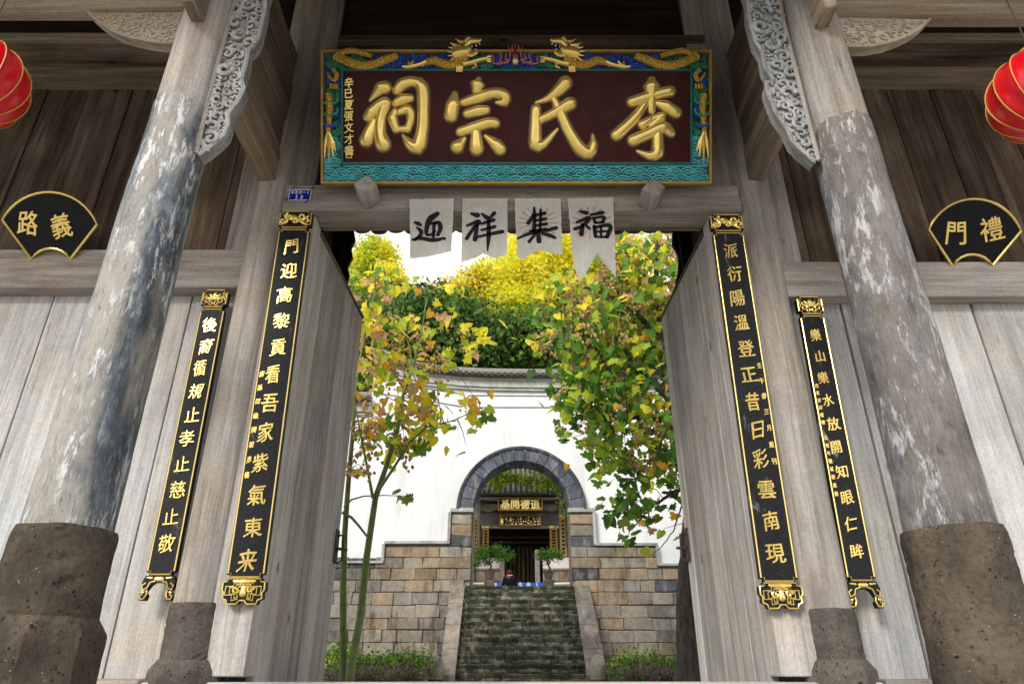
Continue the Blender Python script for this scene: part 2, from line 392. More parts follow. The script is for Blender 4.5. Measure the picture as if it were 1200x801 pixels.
# ================================================================== THE SETTING: grounds
def sheet(name, x0, x1, y0, y1, z, m, nx=1, ny=1):
    vs = [(x0 + (x1 - x0) * i / nx, y0 + (y1 - y0) * j / ny, z) for j in range(ny + 1) for i in range(nx + 1)]
    fs = [(j * (nx + 1) + i, j * (nx + 1) + i + 1, (j + 1) * (nx + 1) + i + 1, (j + 1) * (nx + 1) + i) for j in range(ny) for i in range(nx)]
    b = MB().add(vs, fs); o = b.build(name, m, kind='structure'); return o
def paving():
    m, t, b = mat('stone_paving')
    v = coords(t, rnd=False); br = t.nodes.new('ShaderNodeTexBrick'); br.inputs['Scale'].default_value = 1.6; br.inputs['Mortar Size'].default_value = .01
    br.inputs['Color1'].default_value = (.40, .38, .34, 1); br.inputs['Color2'].default_value = (.47, .45, .41, 1); br.inputs['Mortar'].default_value = (.1, .09, .08, 1)
    t.links.new(v, br.inputs['Vector'])
    c = mixc(t, .6, br.outputs[0], ramp(t, [(.3, .5), (.7, 1.1)], noise(t, v, 3, 8)).outputs[0], 'MULTIPLY')
    t.links.new(c, b.inputs['Base Color']); b.inputs['Roughness'].default_value = .85; bump(t, b, noise(t, v, 20), .3); return m
MPAVE = paving()
sheet('ground', -300, 300, -300, 3.9, 0, MPAVE)
CYZ = .45                       # courtyard level, a step up behind the threshold
sheet('courtyard_ground', -60, 60, 4.2, 16.0, CYZ, MPAVE)
TZ = at(608, 687, 16)[2]        # terrace level at the head of the stairs
sheet('terrace_ground', -60, 60, 16.5, 60, TZ, MPAVE)

# ================================================================== GATEHOUSE
GH = empty('gatehouse', (0, 4, 0), 'old weathered timber gatehouse with open double doors and carved porch columns on stone bases', 'gatehouse')
PY, PX = 4.0, 1.705              # wall posts
POSTTOP = CZ + 5.45
def post(name, x, y, r, z0, z1, m, parent, seg=40, taper=1.0, coat=None):
    b = MB(); prof = []
    for i in range(9):
        k = i / 8; prof.append((r * (1 + (taper - 1) * k), z0 + (z1 - z0) * k))
    b.lathe(prof, (x, y, 0), seg)
    return b.build(name, m, parent)
def stone_base(x, y, r, ztop, zstep, rbig, m, parent):
    b = MB(); seg, rows = 96, 46; zlo = zstep - .02; vs = []
    for i in range(rows + 1):
        k = i / rows; z = zlo + (ztop - zlo) * k; rr = r * (1.04 - .04 * min(1, k * 3)) if k < .33 else r
        if i == rows: rr *= .965
        if i == rows - 1: rr *= .988; z -= .004
        for q_ in range(seg):
            a = 2 * math.pi * q_ / seg; p = Vector((math.cos(a) * r * 7, math.sin(a) * r * 7, z * 7 + x * 3))
            d = .004 * mnoise.noise(p * .8) + .0035 * mnoise.noise(p * 3.1) + .002 * mnoise.noise(p * 9)
            if mnoise.noise(p * 2.6 + Vector((9, 3, 1))) > .42: d -= .006
            zz = z + (.006 * mnoise.noise(p * 1.5) if i >= rows - 1 else 0)
            vs.append((x + (rr + d) * math.cos(a), y + (rr + d) * math.sin(a), zz))
    b.add(vs, [(i * seg + q_, i * seg + (q_ + 1) % seg, (i + 1) * seg + (q_ + 1) % seg, (i + 1) * seg + q_) for i in range(rows) for q_ in range(seg)] + [tuple(rows * seg + q_ for q_ in range(seg))])
    o = b.build('stone_base', m, parent)
    q = MB(); vs = []; seg = 96; zs_ = [0] + [zstep * k / 16 for k in range(4, 16)] + [zstep - .012, zstep, zstep + .035, zstep + .05]
    for zz in zs_:
        for k in range(seg):
            a = 2 * math.pi * k / seg; m8 = (a + R(22.5)) % R(45) - R(22.5); ro = rbig * .98 / math.cos(m8)
            t_ = max(0, (zz - zstep) / .05); rr = ro * (1 - t_) + r * 1.03 * t_
            if abs(zz - zstep) < .001: rr *= .985
            p = Vector((math.cos(a) * 2, math.sin(a) * 2, zz * 7 + x)); rr += .005 * mnoise.noise(p * 2) + .003 * mnoise.noise(p * 7)
            vs.append((x + rr * math.cos(a), y + rr * math.sin(a), zz))
    fs = [(i * seg + k, i * seg + (k + 1) % seg, (i + 1) * seg + (k + 1) % seg, (i + 1) * seg + k) for i in range(len(zs_) - 1) for k in range(seg)]
    q.add(vs, fs); q.build('octagonal_plinth', m, o, smooth=20)
    return o
for sx in (-1, 1):
    zt = at(600, 705 if sx < 0 else 712, PY - .14)[2]
    p = post('inner_post', sx * PX, PY, .145, zt, POSTTOP, WGREY[2], GH)
    stone_base(sx * PX, PY, .158, zt, CZ + .03, .19, MTUFF2, p)
# outer porch columns, base top at y=620
CYO = 2.7
for sx, px in ((-1, 79), (1, 1114)):
    zt = at(px, 622, CYO)[2]; x = at(px, 622, CYO)[0]
    px_top = at(250 if sx < 0 else 948, 0, CYO)
    c = post('porch_column', x, CYO, .150, zt - .01, CZ + 3.95, WGREY[2], GH, taper=.93)
    # the lime coat: a thin shell with a ragged upper edge
    yt = 103 if sx < 0 else 127
    ze = at(px, yt, CYO - .15)[2]
    b = MB(); seg = 64; rows = []
    for i in range(60):
        k = i / 59; row = []
        for j in range(seg):
            q = 2 * math.pi * j / seg; zz = zt + (ze - zt) * k + (k ** 12) * (.03 * mnoise.noise(Vector((math.cos(q) * 2, math.sin(q) * 2, sx))) + .03 * mnoise.noise(Vector((math.cos(q) * 7, math.sin(q) * 7, sx))))
            pn = Vector((math.cos(q) * 1.4, math.sin(q) * 1.4, zz * 2.2 + sx * 5)); rad = .160 * (1 - .075 * k) + .004 * mnoise.noise(pn) + .0022 * mnoise.noise(pn * 4)
            if i == 59: rad -= .010
            row.append((x + rad * math.cos(q), CYO + rad * math.sin(q), zz))
        rows.append(row)
    b.add(sum(rows, []), [(i * seg + j, i * seg + (j + 1) % seg, (i + 1) * seg + (j + 1) % seg, (i + 1) * seg + j) for i in range(59) for j in range(seg)])
    b.build('lime_coat', MLIME[sx], c)
    stone_base(x, CYO, .180, zt, at(px, 738 if sx < 0 else 822, CYO - .18)[2], .212, MTUFF, c)
    # beam end stub poking forward from the column head
    y0 = 22 if sx < 0 else 29
    zz = at(600, y0, CYO - .16)[2]; xx = at(229 if sx < 0 else 965, y0, CYO - .16)[0]
    MB().box(xx - .035, xx + .035, CYO - .27, CYO - .12, zz, zz + .5, .008).build('beam_end', WTAN[1], GH)
# carved brackets on the inner side of the porch columns
LB = [(277, -60), (330, -60), (322, -30), (311, 0), (310, 16), (303, 44), (297, 55), (291, 60), (289, 74), (283, 94), (286, 105), (278, 121), (267, 135), (268, 146), (264, 157), (253, 168), (243, 176), (232, 183), (229, 178), (250, 92), (263, 45)]
RBK = [(915, -60), (858, -60), (868, -25), (876, 0), (877, 20), (885, 50), (893, 62), (896, 80), (906, 95), (898, 98), (898, 106), (908, 132), (920, 148), (928, 166), (940, 178), (955, 190), (958, 186), (945, 130), (930, 70), (918, 20)]
for poly, sx in ((LB, -1), (RBK, 1)):
    P3 = [at(x, y, CYO - .03) for x, y in poly]
    P2 = [(p[0], p[2]) for p in P3]; fr = Fr((0, CYO - .03, 0))
    b = MB().prism(P2, fr, -.07, 0, bev=0)
    br = b.build('carved_bracket', WCARVE, GH)
    s = MB(); xs = [p[0] for p in P2]; zs = [p[1] for p in P2]
    rs = random.Random(5 + sx); placed = []
    for _ in range(9000):
        x = rs.uniform(min(xs), max(xs)); z = rs.uniform(min(zs), max(zs)); r = rs.uniform(.026, .062)
        if not all(inside(P2, x + r * .75 * math.cos(a), z + r * .75 * math.sin(a)) for a in (0, 1.05, 2.1, 3.14, 4.2, 5.25)): continue
        if any(math.hypot(x - a, z - c) < (r + q) * .82 for a, c, q in placed): continue
        placed.append((x, z, r))
        carve_scroll(s, fr, x, z, r * .93, rs.uniform(0, 6.28), rs.choice((-1, 1)), r * .27, 0.008, rs.uniform(.8, 1.35))
        if rs.random() < .8:
            a = rs.uniform(0, 6.28)
            s.tube([fr.p(x + r * .9 * math.cos(a + t * .5), z + r * (.9 + .35 * t) * math.sin(a + t * .5), .012) for t in range(4)], [.012, .010, .007, .003], 5)
    for _ in range(6000):
        x = rs.uniform(min(xs), max(xs)); z = rs.uniform(min(zs), max(zs)); r = rs.uniform(.010, .022)
        if not all(inside(P2, x + r * math.cos(a), z + r * math.sin(a)) for a in (0, 1.57, 3.14, 4.7)): continue
        if any(math.hypot(x - a, z - c) < (r + q) * .86 for a, c, q in placed): continue
        placed.append((x, z, r)); carve_scroll(s, fr, x, z, r, rs.uniform(0, 6.28), rs.choice((-1, 1)), r * .42, .004, .7, 0, 5)
    s.build('carved_scrollwork', WCARVE, br, kind='stuff')
    # raised rim along the ragged edge and the straight batten by the column
    e = P2[3:-3] if sx < 0 else P2[3:-4]
    MB().tube([fr.p(u, v, .004) for u, v in e], .014, 6).build('carved_rim', WCARVE, br)
    q = [at(x, y, CYO - .05) for x, y in (((284, -50), (275, 0), (250, 92), (229, 180)) if sx < 0 else ((908, -50), (917, 20), (945, 130), (960, 188)))]
    MB().tube(q, .013, 4).build('batten', WGREY[2], br)
# outer bay beams with leaf brackets
for sx in (-1, 1):
    yb = 11 if sx < 0 else 19
    zb = at(600, yb, 2.62)[2]; xe = at(216 if sx < 0 else 978, yb, 2.62)[0]
    x0, x1 = (-5.4, xe) if sx < 0 else (xe, 5.4)
    MB().box(x0, x1, 2.62, 2.71, zb, zb + .32, .02, .004).build('bay_beam', WTAN[0], GH)
    poly = [(103, 14), (112, 22), (122, 30), (136, 38), (152, 43), (172, 47.5), (192, 50), (205, 50), (214, 14)] if sx < 0 else [(1090, 22), (1080, 31), (1068, 39), (1054, 45), (1040, 50), (1020, 53.5), (1000, 54), (986, 53), (978, 20)]
    fr = Fr((0, 2.62, 0)); P2 = [(at(x, y, 2.62)[0], at(x, y, 2.62)[2]) for x, y in poly]
    lb = MB().prism(P2, fr, -.07, -.005).build('leaf_bracket', WCARVE2, GH)
    s = MB(); rs = random.Random(11 + sx); placed = []
    for _ in range(5000):
        x = rs.uniform(min(p[0] for p in P2), max(p[0] for p in P2)); z = rs.uniform(min(p[1] for p in P2), max(p[1] for p in P2)); r = rs.uniform(.012, .035)
        if not all(inside(P2, x + r * 1.3 * math.cos(a), z + r * 1.3 * math.sin(a)) for a in (0, 1.05, 2.1, 3.14, 4.2, 5.25)): continue
        if any(math.hypot(x - a, z - c) < (r + q) * .9 for a, c, q in placed): continue
        placed.append((x, z, r)); carve_scroll(s, fr, x, z, r, rs.uniform(0, 6.28), rs.choice((-1, 1)), .0055, -.006, rs.uniform(.6, 1.1))
    s.build('carved_vine', WCARVE2, lb, kind='stuff')
    MB().tube([fr.p(u, v, -.004) for u, v in P2], .009, 6).build('carved_rim', WCARVE2, lb)
# tie beams from wall posts to porch columns: stacked boards
for sx in (-1, 1):
    z0 = at(309, 212, 3.86)[2]; hs = [.27, .30, .34, .34]
    xi, xo = 1.685, 1.80
    tb = empty('tie_beam', (sx * 1.74, 3.2, z0), parent=GH)
    for i, h in enumerate(hs):
        dx = .012 * (i % 2)
        MB().box(*sorted((sx * (xi + dx), sx * (xo - dx))), 2.74, 3.87, z0 + .003, z0 + h, .006, .002).build('board', WTAN[1], tb); z0 += h
# the long plate over the porch columns in the middle bay
MB().box(-1.6, 1.6, 2.60, 2.80, CZ + 3.72, CZ + 4.0, .015).build('porch_plate', WTAN[0], GH)

# ---- wall bays: planks, rails, panels
YP = 4.06
def bay(sx):
    name = 'left' if sx < 0 else 'right'
    w = empty('plank_wall', (sx * 3.4, YP, .5), parent=GH)
    seams = [1.80, 2.187, 2.66, 3.135, 3.62, 4.05, 4.55, 5.3] if sx < 0 else [1.80, 2.235, 2.46, 2.80, 3.12, 3.55, 4.05, 4.55, 5.3]
    zr0 = at(600, 337 if sx < 0 else 347, 3.95)[2]; zr1 = at(600, 292 if sx < 0 else 306, 3.95)[2]
    for a, b_ in zip(seams, seams[1:]):
        x0, x1 = sorted((sx * (a + .0045), sx * (b_ - .0045))); d = random.uniform(-.006, .006)
        MB().box(x0, x1, YP + d, YP + .035 + d, .50, zr0 + .03, .004, .0015).build('plank', WPALE[2], w)
    MB().box(*sorted((sx * 1.82, sx * 5.3)), 3.95, YP + .06, zr0, zr1, .008, .003).build('rail', WGREY[0], GH)
    # upper panel of dark planks in a frame
    zt0 = CZ + 4.33; YU = 4.13
    u = empty('upper_plank_panel', (sx * 3.4, YU, zr1), parent=GH)
    x = 1.86
    while x < 5.2:
        wd = random.uniform(.26, .38); x2 = min(x + wd, 5.3); d = random.uniform(-.006, .006)
        MB().box(*sorted((sx * (x + .002), sx * (x2 - .002))), YU + d, YU + .03 + d, zr1 - .02, zt0 + .05, .004, .0015).build('plank', WDARK[2], u); x = x2
    MB().box(*sorted((sx * 1.84, sx * 2.02)), 4.02, YU - .008, zr1 + .002, zt0, .008, .002).build('stile', WGREY[2], u)
    MB().box(*sorted((sx * 2.02, sx * 5.3)), 4.06, YU - .009, zr1 + .002, zr1 + .07, .008, .002).build('bottom_frame', WGREY[0], u)
    zz = zt0
    for h, y in ((.10, 3.98), (.30, 4.01), (.08, 3.97)):
        MB().box(*sorted((sx * 1.82, sx * 5.3)), y, YU + .05, zz + .002, zz + h, .006, .002).build('upper_rail', WDARK[0] if h > .2 else WTAN[0], GH); zz += h
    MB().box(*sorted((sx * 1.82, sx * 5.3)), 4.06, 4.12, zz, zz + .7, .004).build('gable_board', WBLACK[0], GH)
    # low sill under the planks
    MB().box(*sorted((sx * 1.95, sx * 5.3)), 3.97, 4.12, .30, CZ - .01, .01, .002).build('ground_sill', WPALE[1] if 0 else WGREY[0], GH)
    MB().box(*sorted((sx * 1.9, sx * 5.3)), 4.0, 4.3, 0, .30, .01).build('stone_plinth', MTUFF2, GH)
for sx in (-1, 1): bay(sx)

# ---- doorway: lintel, jambs, threshold, pegs, boards above
zl0, zl1 = at(600, 247, 3.85)[2], at(600, 216, 3.85)[2]
MB().box(-1.60, 1.60, 3.85, 4.05, zl0, zl1, .008, .003).build('lintel', WGREY[0], GH)
MB().box(-1.38, 1.38, 4.05, 4.12, zl0 + .02, zl0 + .12, .004).build('lintel_fillet', WTAN[0], GH)
for sx in (-1, 1):
    MB().box(*sorted((sx * 1.375, sx * 1.62)), 3.90, 4.06, CZ, zl0 - .002, .006, .002).build('door_jamb', WLEAF, GH)
MB().box(-1.9, 1.9, 3.88, 4.06, .25, CZ - .022, .012, .003).build('threshold', WPALE[1] if 0 else wood('threshold_wood', 0, *PALE, dark=(.15, .12, .1)), GH)
MB().box(-1.9, 1.9, 3.9, 4.2, 0, .25, .01).build('threshold_stone', MTUFF2, GH)
pegfr = [(430, 223), (764, 227)]
for (px, py), rz in zip(pegfr, (.5, -.45)):
    p = at(px, py, 3.74); b = MB(); bm = bmesh.new(); bmesh.ops.create_cube(bm, size=.118); bmesh.ops.bevel(bm, geom=bm.edges[:], offset=.006, segments=1, affect='EDGES')
    bmesh.ops.rotate(bm, verts=bm.verts, matrix=Matrix.Rotation(R(45) + rz * .25, 3, 'Y')); bmesh.ops.scale(bm, verts=bm.verts, vec=(1, 1.5, 1)); bmesh.ops.translate(bm, verts=bm.verts, vec=p + Vector((0, .02, 0)))
    b.frombm(bm); b.build('door_peg', WGREY[1], GH)
w = empty('transom_wall', (0, 4.05, zl1), parent=GH)
xs = [-1.60, -1.42, -1.30, -.9, -.5, -.1, .3, .7, 1.1, 1.30, 1.42, 1.60]
for i, (a, c) in enumerate(zip(xs, xs[1:])):
    front = i in (0, 10, 1, 9); y = 3.93 if i in (0, 10) else (4.0 if front else 4.05)
    MB().box(a + .002, c - .002, y, y + .04, zl1 + .002, POSTTOP - .2, .003, .001).build('plank', WGREY[2] if i in (0, 10) else WDARK[2], w)
MB().box(-1.6, 1.6, 3.93, 4.04, CZ + 4.62, CZ + 4.74, .008).build('top_rail', WDARK[0], GH)
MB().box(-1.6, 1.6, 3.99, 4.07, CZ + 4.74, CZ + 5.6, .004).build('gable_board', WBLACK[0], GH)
# lower frame rail hidden behind the plaque
# ---- door leaves, swung inward
for sx in (-1, 1):
    f = at(368 if sx < 0 else 829, 265, 4.06); hx = sx * 1.375
    xb = sx * 1.325; yb = 5.35; L = math.hypot(xb - hx, yb - 4.07)
    U = Vector((xb - hx, yb - 4.07, 0)).normalized(); Nn = Vector((-sx * U[1], sx * U[0], 0)) * 1.0
    if Nn[0] * sx > 0: Nn = -Nn
    fr = Fr((hx, 4.07, 0), U, (0, 0, 1), Nn)
    z0, z1 = CYZ + .015, zl0 - .05
    lf = empty('door_leaf', (hx, 4.07, z0), parent=GH)
    cuts = [0, .20, .47, .70, .95, 1.12, L]
    for a, c in zip(cuts, cuts[1:]):
        MB().obox(fr, a + .0015, c - .0015, z0, z1 - random.uniform(0, .004), -.05, random.uniform(-.003, .002), bev=.004).build('plank', WLEAF, lf)
    MB().obox(fr, -.01, L + .005, z1 + .001, z1 + .018, -.06, .012).build('top_edge_batten', WDARK[1], lf)
    # iron hasp near the free edge
    hp = at(389 if sx < 0 else 814, 640 if sx < 0 else 638, 5.3); zc = hp[2]
    b = MB(); b.obox(fr, L - .10, L - .02, zc - .12, zc + .12, .002, .012)
    b.tube([fr.p(L - .06, zc + .08, .015), fr.p(L - .06, zc + .08, .05), fr.p(L - .04, zc - .10, .055), fr.p(L - .06, zc - .12, .02)], .010, 6)
    b.tube([fr.p(L - .09, zc - .02, .02), fr.p(L - .03, zc - .02, .06), fr.p(L + .03, zc - .01, .06)], .012, 6)
    b.build('iron_hasp', MWIRE, lf)
# ---- dark passage behind the leaves
for sx in (-1, 1):
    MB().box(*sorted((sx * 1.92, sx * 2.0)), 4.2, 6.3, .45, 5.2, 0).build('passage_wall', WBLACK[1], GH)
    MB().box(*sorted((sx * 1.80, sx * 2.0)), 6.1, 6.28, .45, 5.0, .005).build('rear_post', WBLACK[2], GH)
    # ragged carved bracket hanging down the rear post
    pts = [(380, 250), (413, 262), (416, 280), (411, 290), (413, 300), (407, 312), (409, 322), (406, 333), (409, 345), (406, 355), (410, 370), (409, 385), (413, 400), (412, 425), (404, 440), (370, 440)] if sx < 0 else \
          [(830, 250), (789, 262), (788, 285), (796, 300), (795, 318), (792, 330), (794, 350), (789, 362), (788, 385), (784, 410), (780, 414), (790, 420), (830, 440)]
    fr = Fr((0, 6.15, 0)); P2 = [(at(x, y, 6.15)[0], at(x, y, 6.15)[2]) for x, y in pts]
    MB().prism(P2, fr, -.05, .0).build('rear_bracket', WBLACK[2], GH)
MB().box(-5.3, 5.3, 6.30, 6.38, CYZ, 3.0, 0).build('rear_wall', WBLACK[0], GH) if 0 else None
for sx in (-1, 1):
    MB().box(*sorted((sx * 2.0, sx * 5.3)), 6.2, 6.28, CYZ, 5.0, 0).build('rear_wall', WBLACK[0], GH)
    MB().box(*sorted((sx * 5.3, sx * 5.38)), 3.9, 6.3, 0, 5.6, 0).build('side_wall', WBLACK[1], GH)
# ---- roof: boards, rafters, rear tiles
RF = empty('roof', (0, 4.5, CZ + 5.0), parent=GH)
def slope(y0, z0, y1, z1, th, name, m, x0=-6.2, x1=6.2, dz=0):
    vs = [(x0, y0, z0 + dz), (x1, y0, z0 + dz), (x1, y1, z1 + dz), (x0, y1, z1 + dz)]
    vs += [(x, y, z + th) for x, y, z in vs]
    return MB().add(vs, [(0, 3, 2, 1), (4, 5, 6, 7), (0, 1, 5, 4), (1, 2, 6, 5), (2, 3, 7, 6), (3, 0, 4, 7)]).build(name, m, RF, smooth=None)
ZE, ZRG, ZB = CZ + 3.92, CZ + 5.75, at(600, 268, 6.45)[2] + .14
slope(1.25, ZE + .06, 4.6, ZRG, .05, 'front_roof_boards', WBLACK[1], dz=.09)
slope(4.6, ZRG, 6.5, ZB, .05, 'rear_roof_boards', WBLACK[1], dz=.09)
rm = None
x = -6.0
while x < 6.01:
    if abs(x) > 1.2 or True:
        b = MB(); h = .085
        vs = [(-.035, 1.2, ZE + .05), (.035, 1.2, ZE + .05), (.035, 4.6, ZRG), (-.035, 4.6, ZRG)]
        if rm is None:
            vs = vs + [(a, y, z + h) for a, y, z in vs]
            rm, rc = b.add(vs, [(0, 3, 2, 1), (4, 5, 6, 7), (0, 1, 5, 4), (1, 2, 6, 5), (2, 3, 7, 6), (3, 0, 4, 7)]).mesh('rafter', WDARK[1], smooth=None)
        inst('rafter', rm, (x, rc[1], rc[2]), RF)
    x += .26
# front tiles (seen only from outside): rounded ridges running down the slope
b = MB()
x = -6.1
while x < 6.1:
    for (ya, za, yb, zb) in ((1.15, ZE + .24, 4.6, ZRG + .2), (6.55, ZB + .18, 4.6, ZRG + .2)):
        b.tube([(x, ya, za), (x, (ya + yb) / 2, (za + zb) / 2), (x, yb, zb)], .07, 6)
    x += .2
b.tube([(-6.3, 4.6, ZRG + .3), (6.3, 4.6, ZRG + .3)], .14, 8)
b.build('roof_tile_rows', MTILE, RF, kind='stuff')
# rear eave: drip tiles in a row, seen dark against the sky, and rounded rafter ends
dp = [(math.cos(a) * .5, math.sin(a)) for a in [math.pi + k * math.pi / 10 for k in range(11)]]
poly = [(-.095, .06)] + [(u * .19, v * .055 - .0) for u, v in dp] + [(.095, .06)]
dm, dc = MB().prism(poly, Fr((0, 0, 0), N=(0, -1, 0)), -.02, .02).mesh('drip_tile', MTILE, center=(0, 0, 0))
zdr = at(600, 267, 6.5)[2]
for i in range(-11, 12):
    o = inst('drip_tile', dm, (i * .196 + .03, 6.52, zdr + random.uniform(-.012, .012)), RF, (0, random.uniform(-.06, .06), 0))
slope(6.35, zdr + .04, 6.5, zdr + .02, .10, 'eave_board', WBLACK[0])
for px in (436, 752):
    p = at(px, 258, 6.40); MB().lathe([(.11, -.13), (.15, -.08), (.15, .02), (.10, .06)], (p[0], 6.38, p[2] + .05), 16, 1.25, .35).build('eave_block', WTAN[2], GH)

# ================================================================== NAME PLAQUE above the door, leaning forward
pb = at(605, 214, 3.74); tilt = Vector((0, -ST, CT)); nrm = Vector((0, -CT, -ST))
zc = (pb - Vector((0, 0, CZ))).dot(Vector((0, CT, ST))); SC = zc / FPX
PO = pb + tilt * (77 * SC)
PF = Fr(PO, (1, 0, 0), tilt, nrm)
def PQ(px, py, r=0): return ((px - 605) * SC, -(py - 137) * SC, r * SC)
def Z1(x, y, r): return PQ(360 + x / 4.004, 30 + y / 4.004, r / 4.004)
def Z2(x, y, r): return PQ(600 + x / 4.004, 30 + y / 4.004, r / 4.004)
PL = empty('name_plaque', PF.p(0, -.45, 0), 'large maroon name plaque with four gold characters in a dragon and wave frame', 'plaque')
def prect(mb, a, b_, c, d, n0, n1, mi=0):
    u0, v0, _ = PQ(a, d); u1, v1, _ = PQ(c, b_); mb.obox(PF, u0, u1, v0, v1, n0, n1, mi)
b = MB(); prect(b, 404, 84, 808, 191, -.03, .0); b.build('panel', MMAROON, PL)
b = MB(); prect(b, 377.5, 59.5, 832.5, 214.5, -.05, -.031); b.build('backing_board', MTEALD, PL)
# outer gold edge
b = MB()
for q in ((376.5, 59, 833.5, 61.5), (376.5, 213, 833.5, 215.5), (376.5, 61.5, 379, 213), (831, 61.5, 833.5, 213)): prect(b, *q, -.06, .012)
b.build('gold_edge', MGOLDD, PL)
b = MB()
for q in ((400, 81.5, 811, 84), (400, 190.5, 811, 193), (400, 84, 402.5, 190.5), (808.5, 84, 811, 190.5)): prect(b, *q, -.03, .012)
b.build('inner_teal_edge', MTEALD, PL)
# wave relief along the bottom and the lower sides
def waves(x0, y0, x1, y1, name, rr, seed):
    b = MB(); prect(b, x0, y0, x1, y1, -.0305, -.016); b.build(name.replace('relief', 'ground'), MTEALD, PL); b = MB(); rs = random.Random(seed)
    y = y1 + 2; row = 0
    while y > y0 + 2:
        x = x0 + (row % 2) * 6
        while x < x1:
            cx = x + rs.uniform(-2, 2); cy = y + rs.uniform(-1, 1); hand = rs.choice((1, 1, -1))
            for k, r in enumerate((3.4, 6.6, 9.8)):
                pts = []
                for i in range(7):
                    a = math.pi * (.12 + .80 * i / 6); X = cx + hand * r * math.cos(a) * 1.05; Y = cy - r * math.sin(a) * .95
                    X = min(max(X, x0 + .8), x1 - .8); Y = min(max(Y, y0 + .8), y1 - .8)
                    pts.append(PF.p(*PQ(X, Y)[:2], -.012 + .004 * k))
                b.tube(pts, [SC * .7] + [SC * 1.25] * 5 + [SC * .6], 5)
            x += 14
        y -= 9; row += 1
    return b.build(name, MTEAL, PL, kind='stuff')
waves(379.5, 193.5, 830.5, 212.5, 'wave_relief', 9, 1)
waves(379.5, 160, 399.5, 193, 'wave_relief', 6, 2)
waves(811.5, 160, 830.5, 193, 'wave_relief', 6, 3)
# cloud scrolls along top and sides
def clouds(x0, y0, x1, y1, m, n, seed):
    b = MB(); rs = random.Random(seed); got = []
    for _ in range(4000):
        x, y, r = rs.uniform(x0, x1), rs.uniform(y0, y1), rs.uniform(2.6, 4.6)
        if any(math.hypot(x - a, y - c) < (r + q) * .72 for a, c, q in got) or x - r < x0 or x + r > x1 or y - r < y0 or y + r > y1: continue
        got.append((x, y, r))
        u, v, _ = PQ(x, y); carve_scroll(b, PF, u, v, r * SC, rs.uniform(0, 6.28), rs.choice((-1, 1)), SC * 1.15, -.020, rs.uniform(1.0, 1.6), 0, 5)
    b.build('cloud_relief', m, PL, kind='stuff')
for k in range(9): clouds(380 + 50 * k, 62, 430 + 50 * k, 81, (MGREEN, MBLUE, MBLUE, MGREEN, MBLUE)[k % 5], 0, 10 + k)
for k in range(4):
    for xx0 in (380, 811): clouds(xx0, 81 + 20 * k, xx0 + 20, 101 + 20 * k, (MBLUE, MGREEN)[k % 2], 0, 20 + k)
b = MB(); prect(b, 379.5, 62, 830.5, 81, -.031, -.0245); b.build('cloud_ground', MBLUED, PL)
for q in ((379.5, 81.2, 399.5, 159.5), (811.5, 81.2, 830.5, 159.5)): b = MB(); prect(b, *q, -.031, -.0245); b.build('cloud_ground', MGREEND, PL)
# the four characters, read left to right
CH = {
 '1': [[(295, 352, 5), (325, 318, 20), (345, 297, 30), (366, 292, 30)], [(285, 430, 22), (300, 412, 27), (335, 380, 24), (366, 366, 28)],
       [(368, 372, 24), (347, 430, 22), (342, 500, 26), (357, 560, 36)], [(312, 445, 12), (295, 490, 24), (278, 540, 33)],
       [(422, 305, 22), (450, 275, 27), (500, 264, 22), (540, 290, 30), (545, 400, 26), (540, 500, 28), (518, 572, 36), (482, 556, 24), (450, 518, 5)],
       [(415, 366, 17), (450, 348, 25), (482, 343, 18)], [(412, 402, 12), (402, 440, 22), (418, 488, 18)], [(430, 408, 14), (475, 396, 22), (486, 440, 17), (475, 478, 16)],
       [(425, 488, 12), (472, 486, 17)]],
 '2': [[(805, 258, 14), (800, 276, 36), (795, 302, 22)], [(692, 325, 14), (684, 370, 31), (674, 425, 31)],
       [(735, 362, 18), (800, 340, 25), (880, 318, 23), (927, 332, 28), (924, 362, 22), (888, 362, 5)], [(752, 415, 20), (800, 402, 24), (838, 398, 20)],
       [(718, 500, 20), (780, 480, 24), (850, 458, 24), (882, 460, 22)], [(792, 500, 22), (795, 580, 32)], [(738, 532, 8), (705, 570, 32)], [(838, 520, 8), (885, 558, 27), (905, 582, 28)]],
 '3': [[(250, 270, 32), (218, 305, 27), (165, 345, 14), (112, 362, 4)], [(112, 392, 22), (110, 450, 24), (112, 560, 32), (145, 560, 18), (212, 488, 5)],
       [(130, 445, 18), (200, 410, 22), (272, 368, 30)], [(195, 340, 14), (222, 400, 22), (268, 500, 24), (320, 580, 30), (362, 600, 28), (380, 560, 20), (378, 515, 5)]],
 '4': [[(655, 262, 20), (655, 285, 38), (655, 340, 22), (655, 400, 16)], [(562, 360, 23), (620, 340, 23), (700, 318, 24), (742, 310, 25)],
       [(622, 370, 16), (570, 440, 24), (490, 515, 27)], [(680, 365, 12), (720, 380, 27), (770, 410, 26)], [(612, 466, 22), (650, 440, 14), (662, 425, 6)],
       [(640, 448, 8), (700, 430, 26), (655, 470, 16)], [(568, 540, 27), (640, 508, 25), (710, 480, 30), (745, 505, 20)], [(684, 510, 22), (680, 600, 30), (645, 612, 20), (588, 590, 5)]]}
for k, z in (('1', Z1), ('2', Z1), ('3', Z2), ('4', Z2)):
    st = [[z(*p) for p in s] for s in CH[k]]
    ctr = st[0][0]
    o = MB().brush(st, PF, .8, .004, 14, grow=SC * .5).build('character', MGOLD, PL, smooth=75)
    MB().brush(st, PF, 1, .0005, 6, grow=SC * 1.5, flat=.0035).build('primer_halo', MHALO, o, smooth=None)
b = MB()
for i, ch in enumerate('辛巳夏張文才書'):
    u, v, _ = PQ(409, 97 + i * 13.2); put_glyph(b, ch, PF, u, v, SC * 11.5, SC * 12.5, .0, .004, .018, .1)
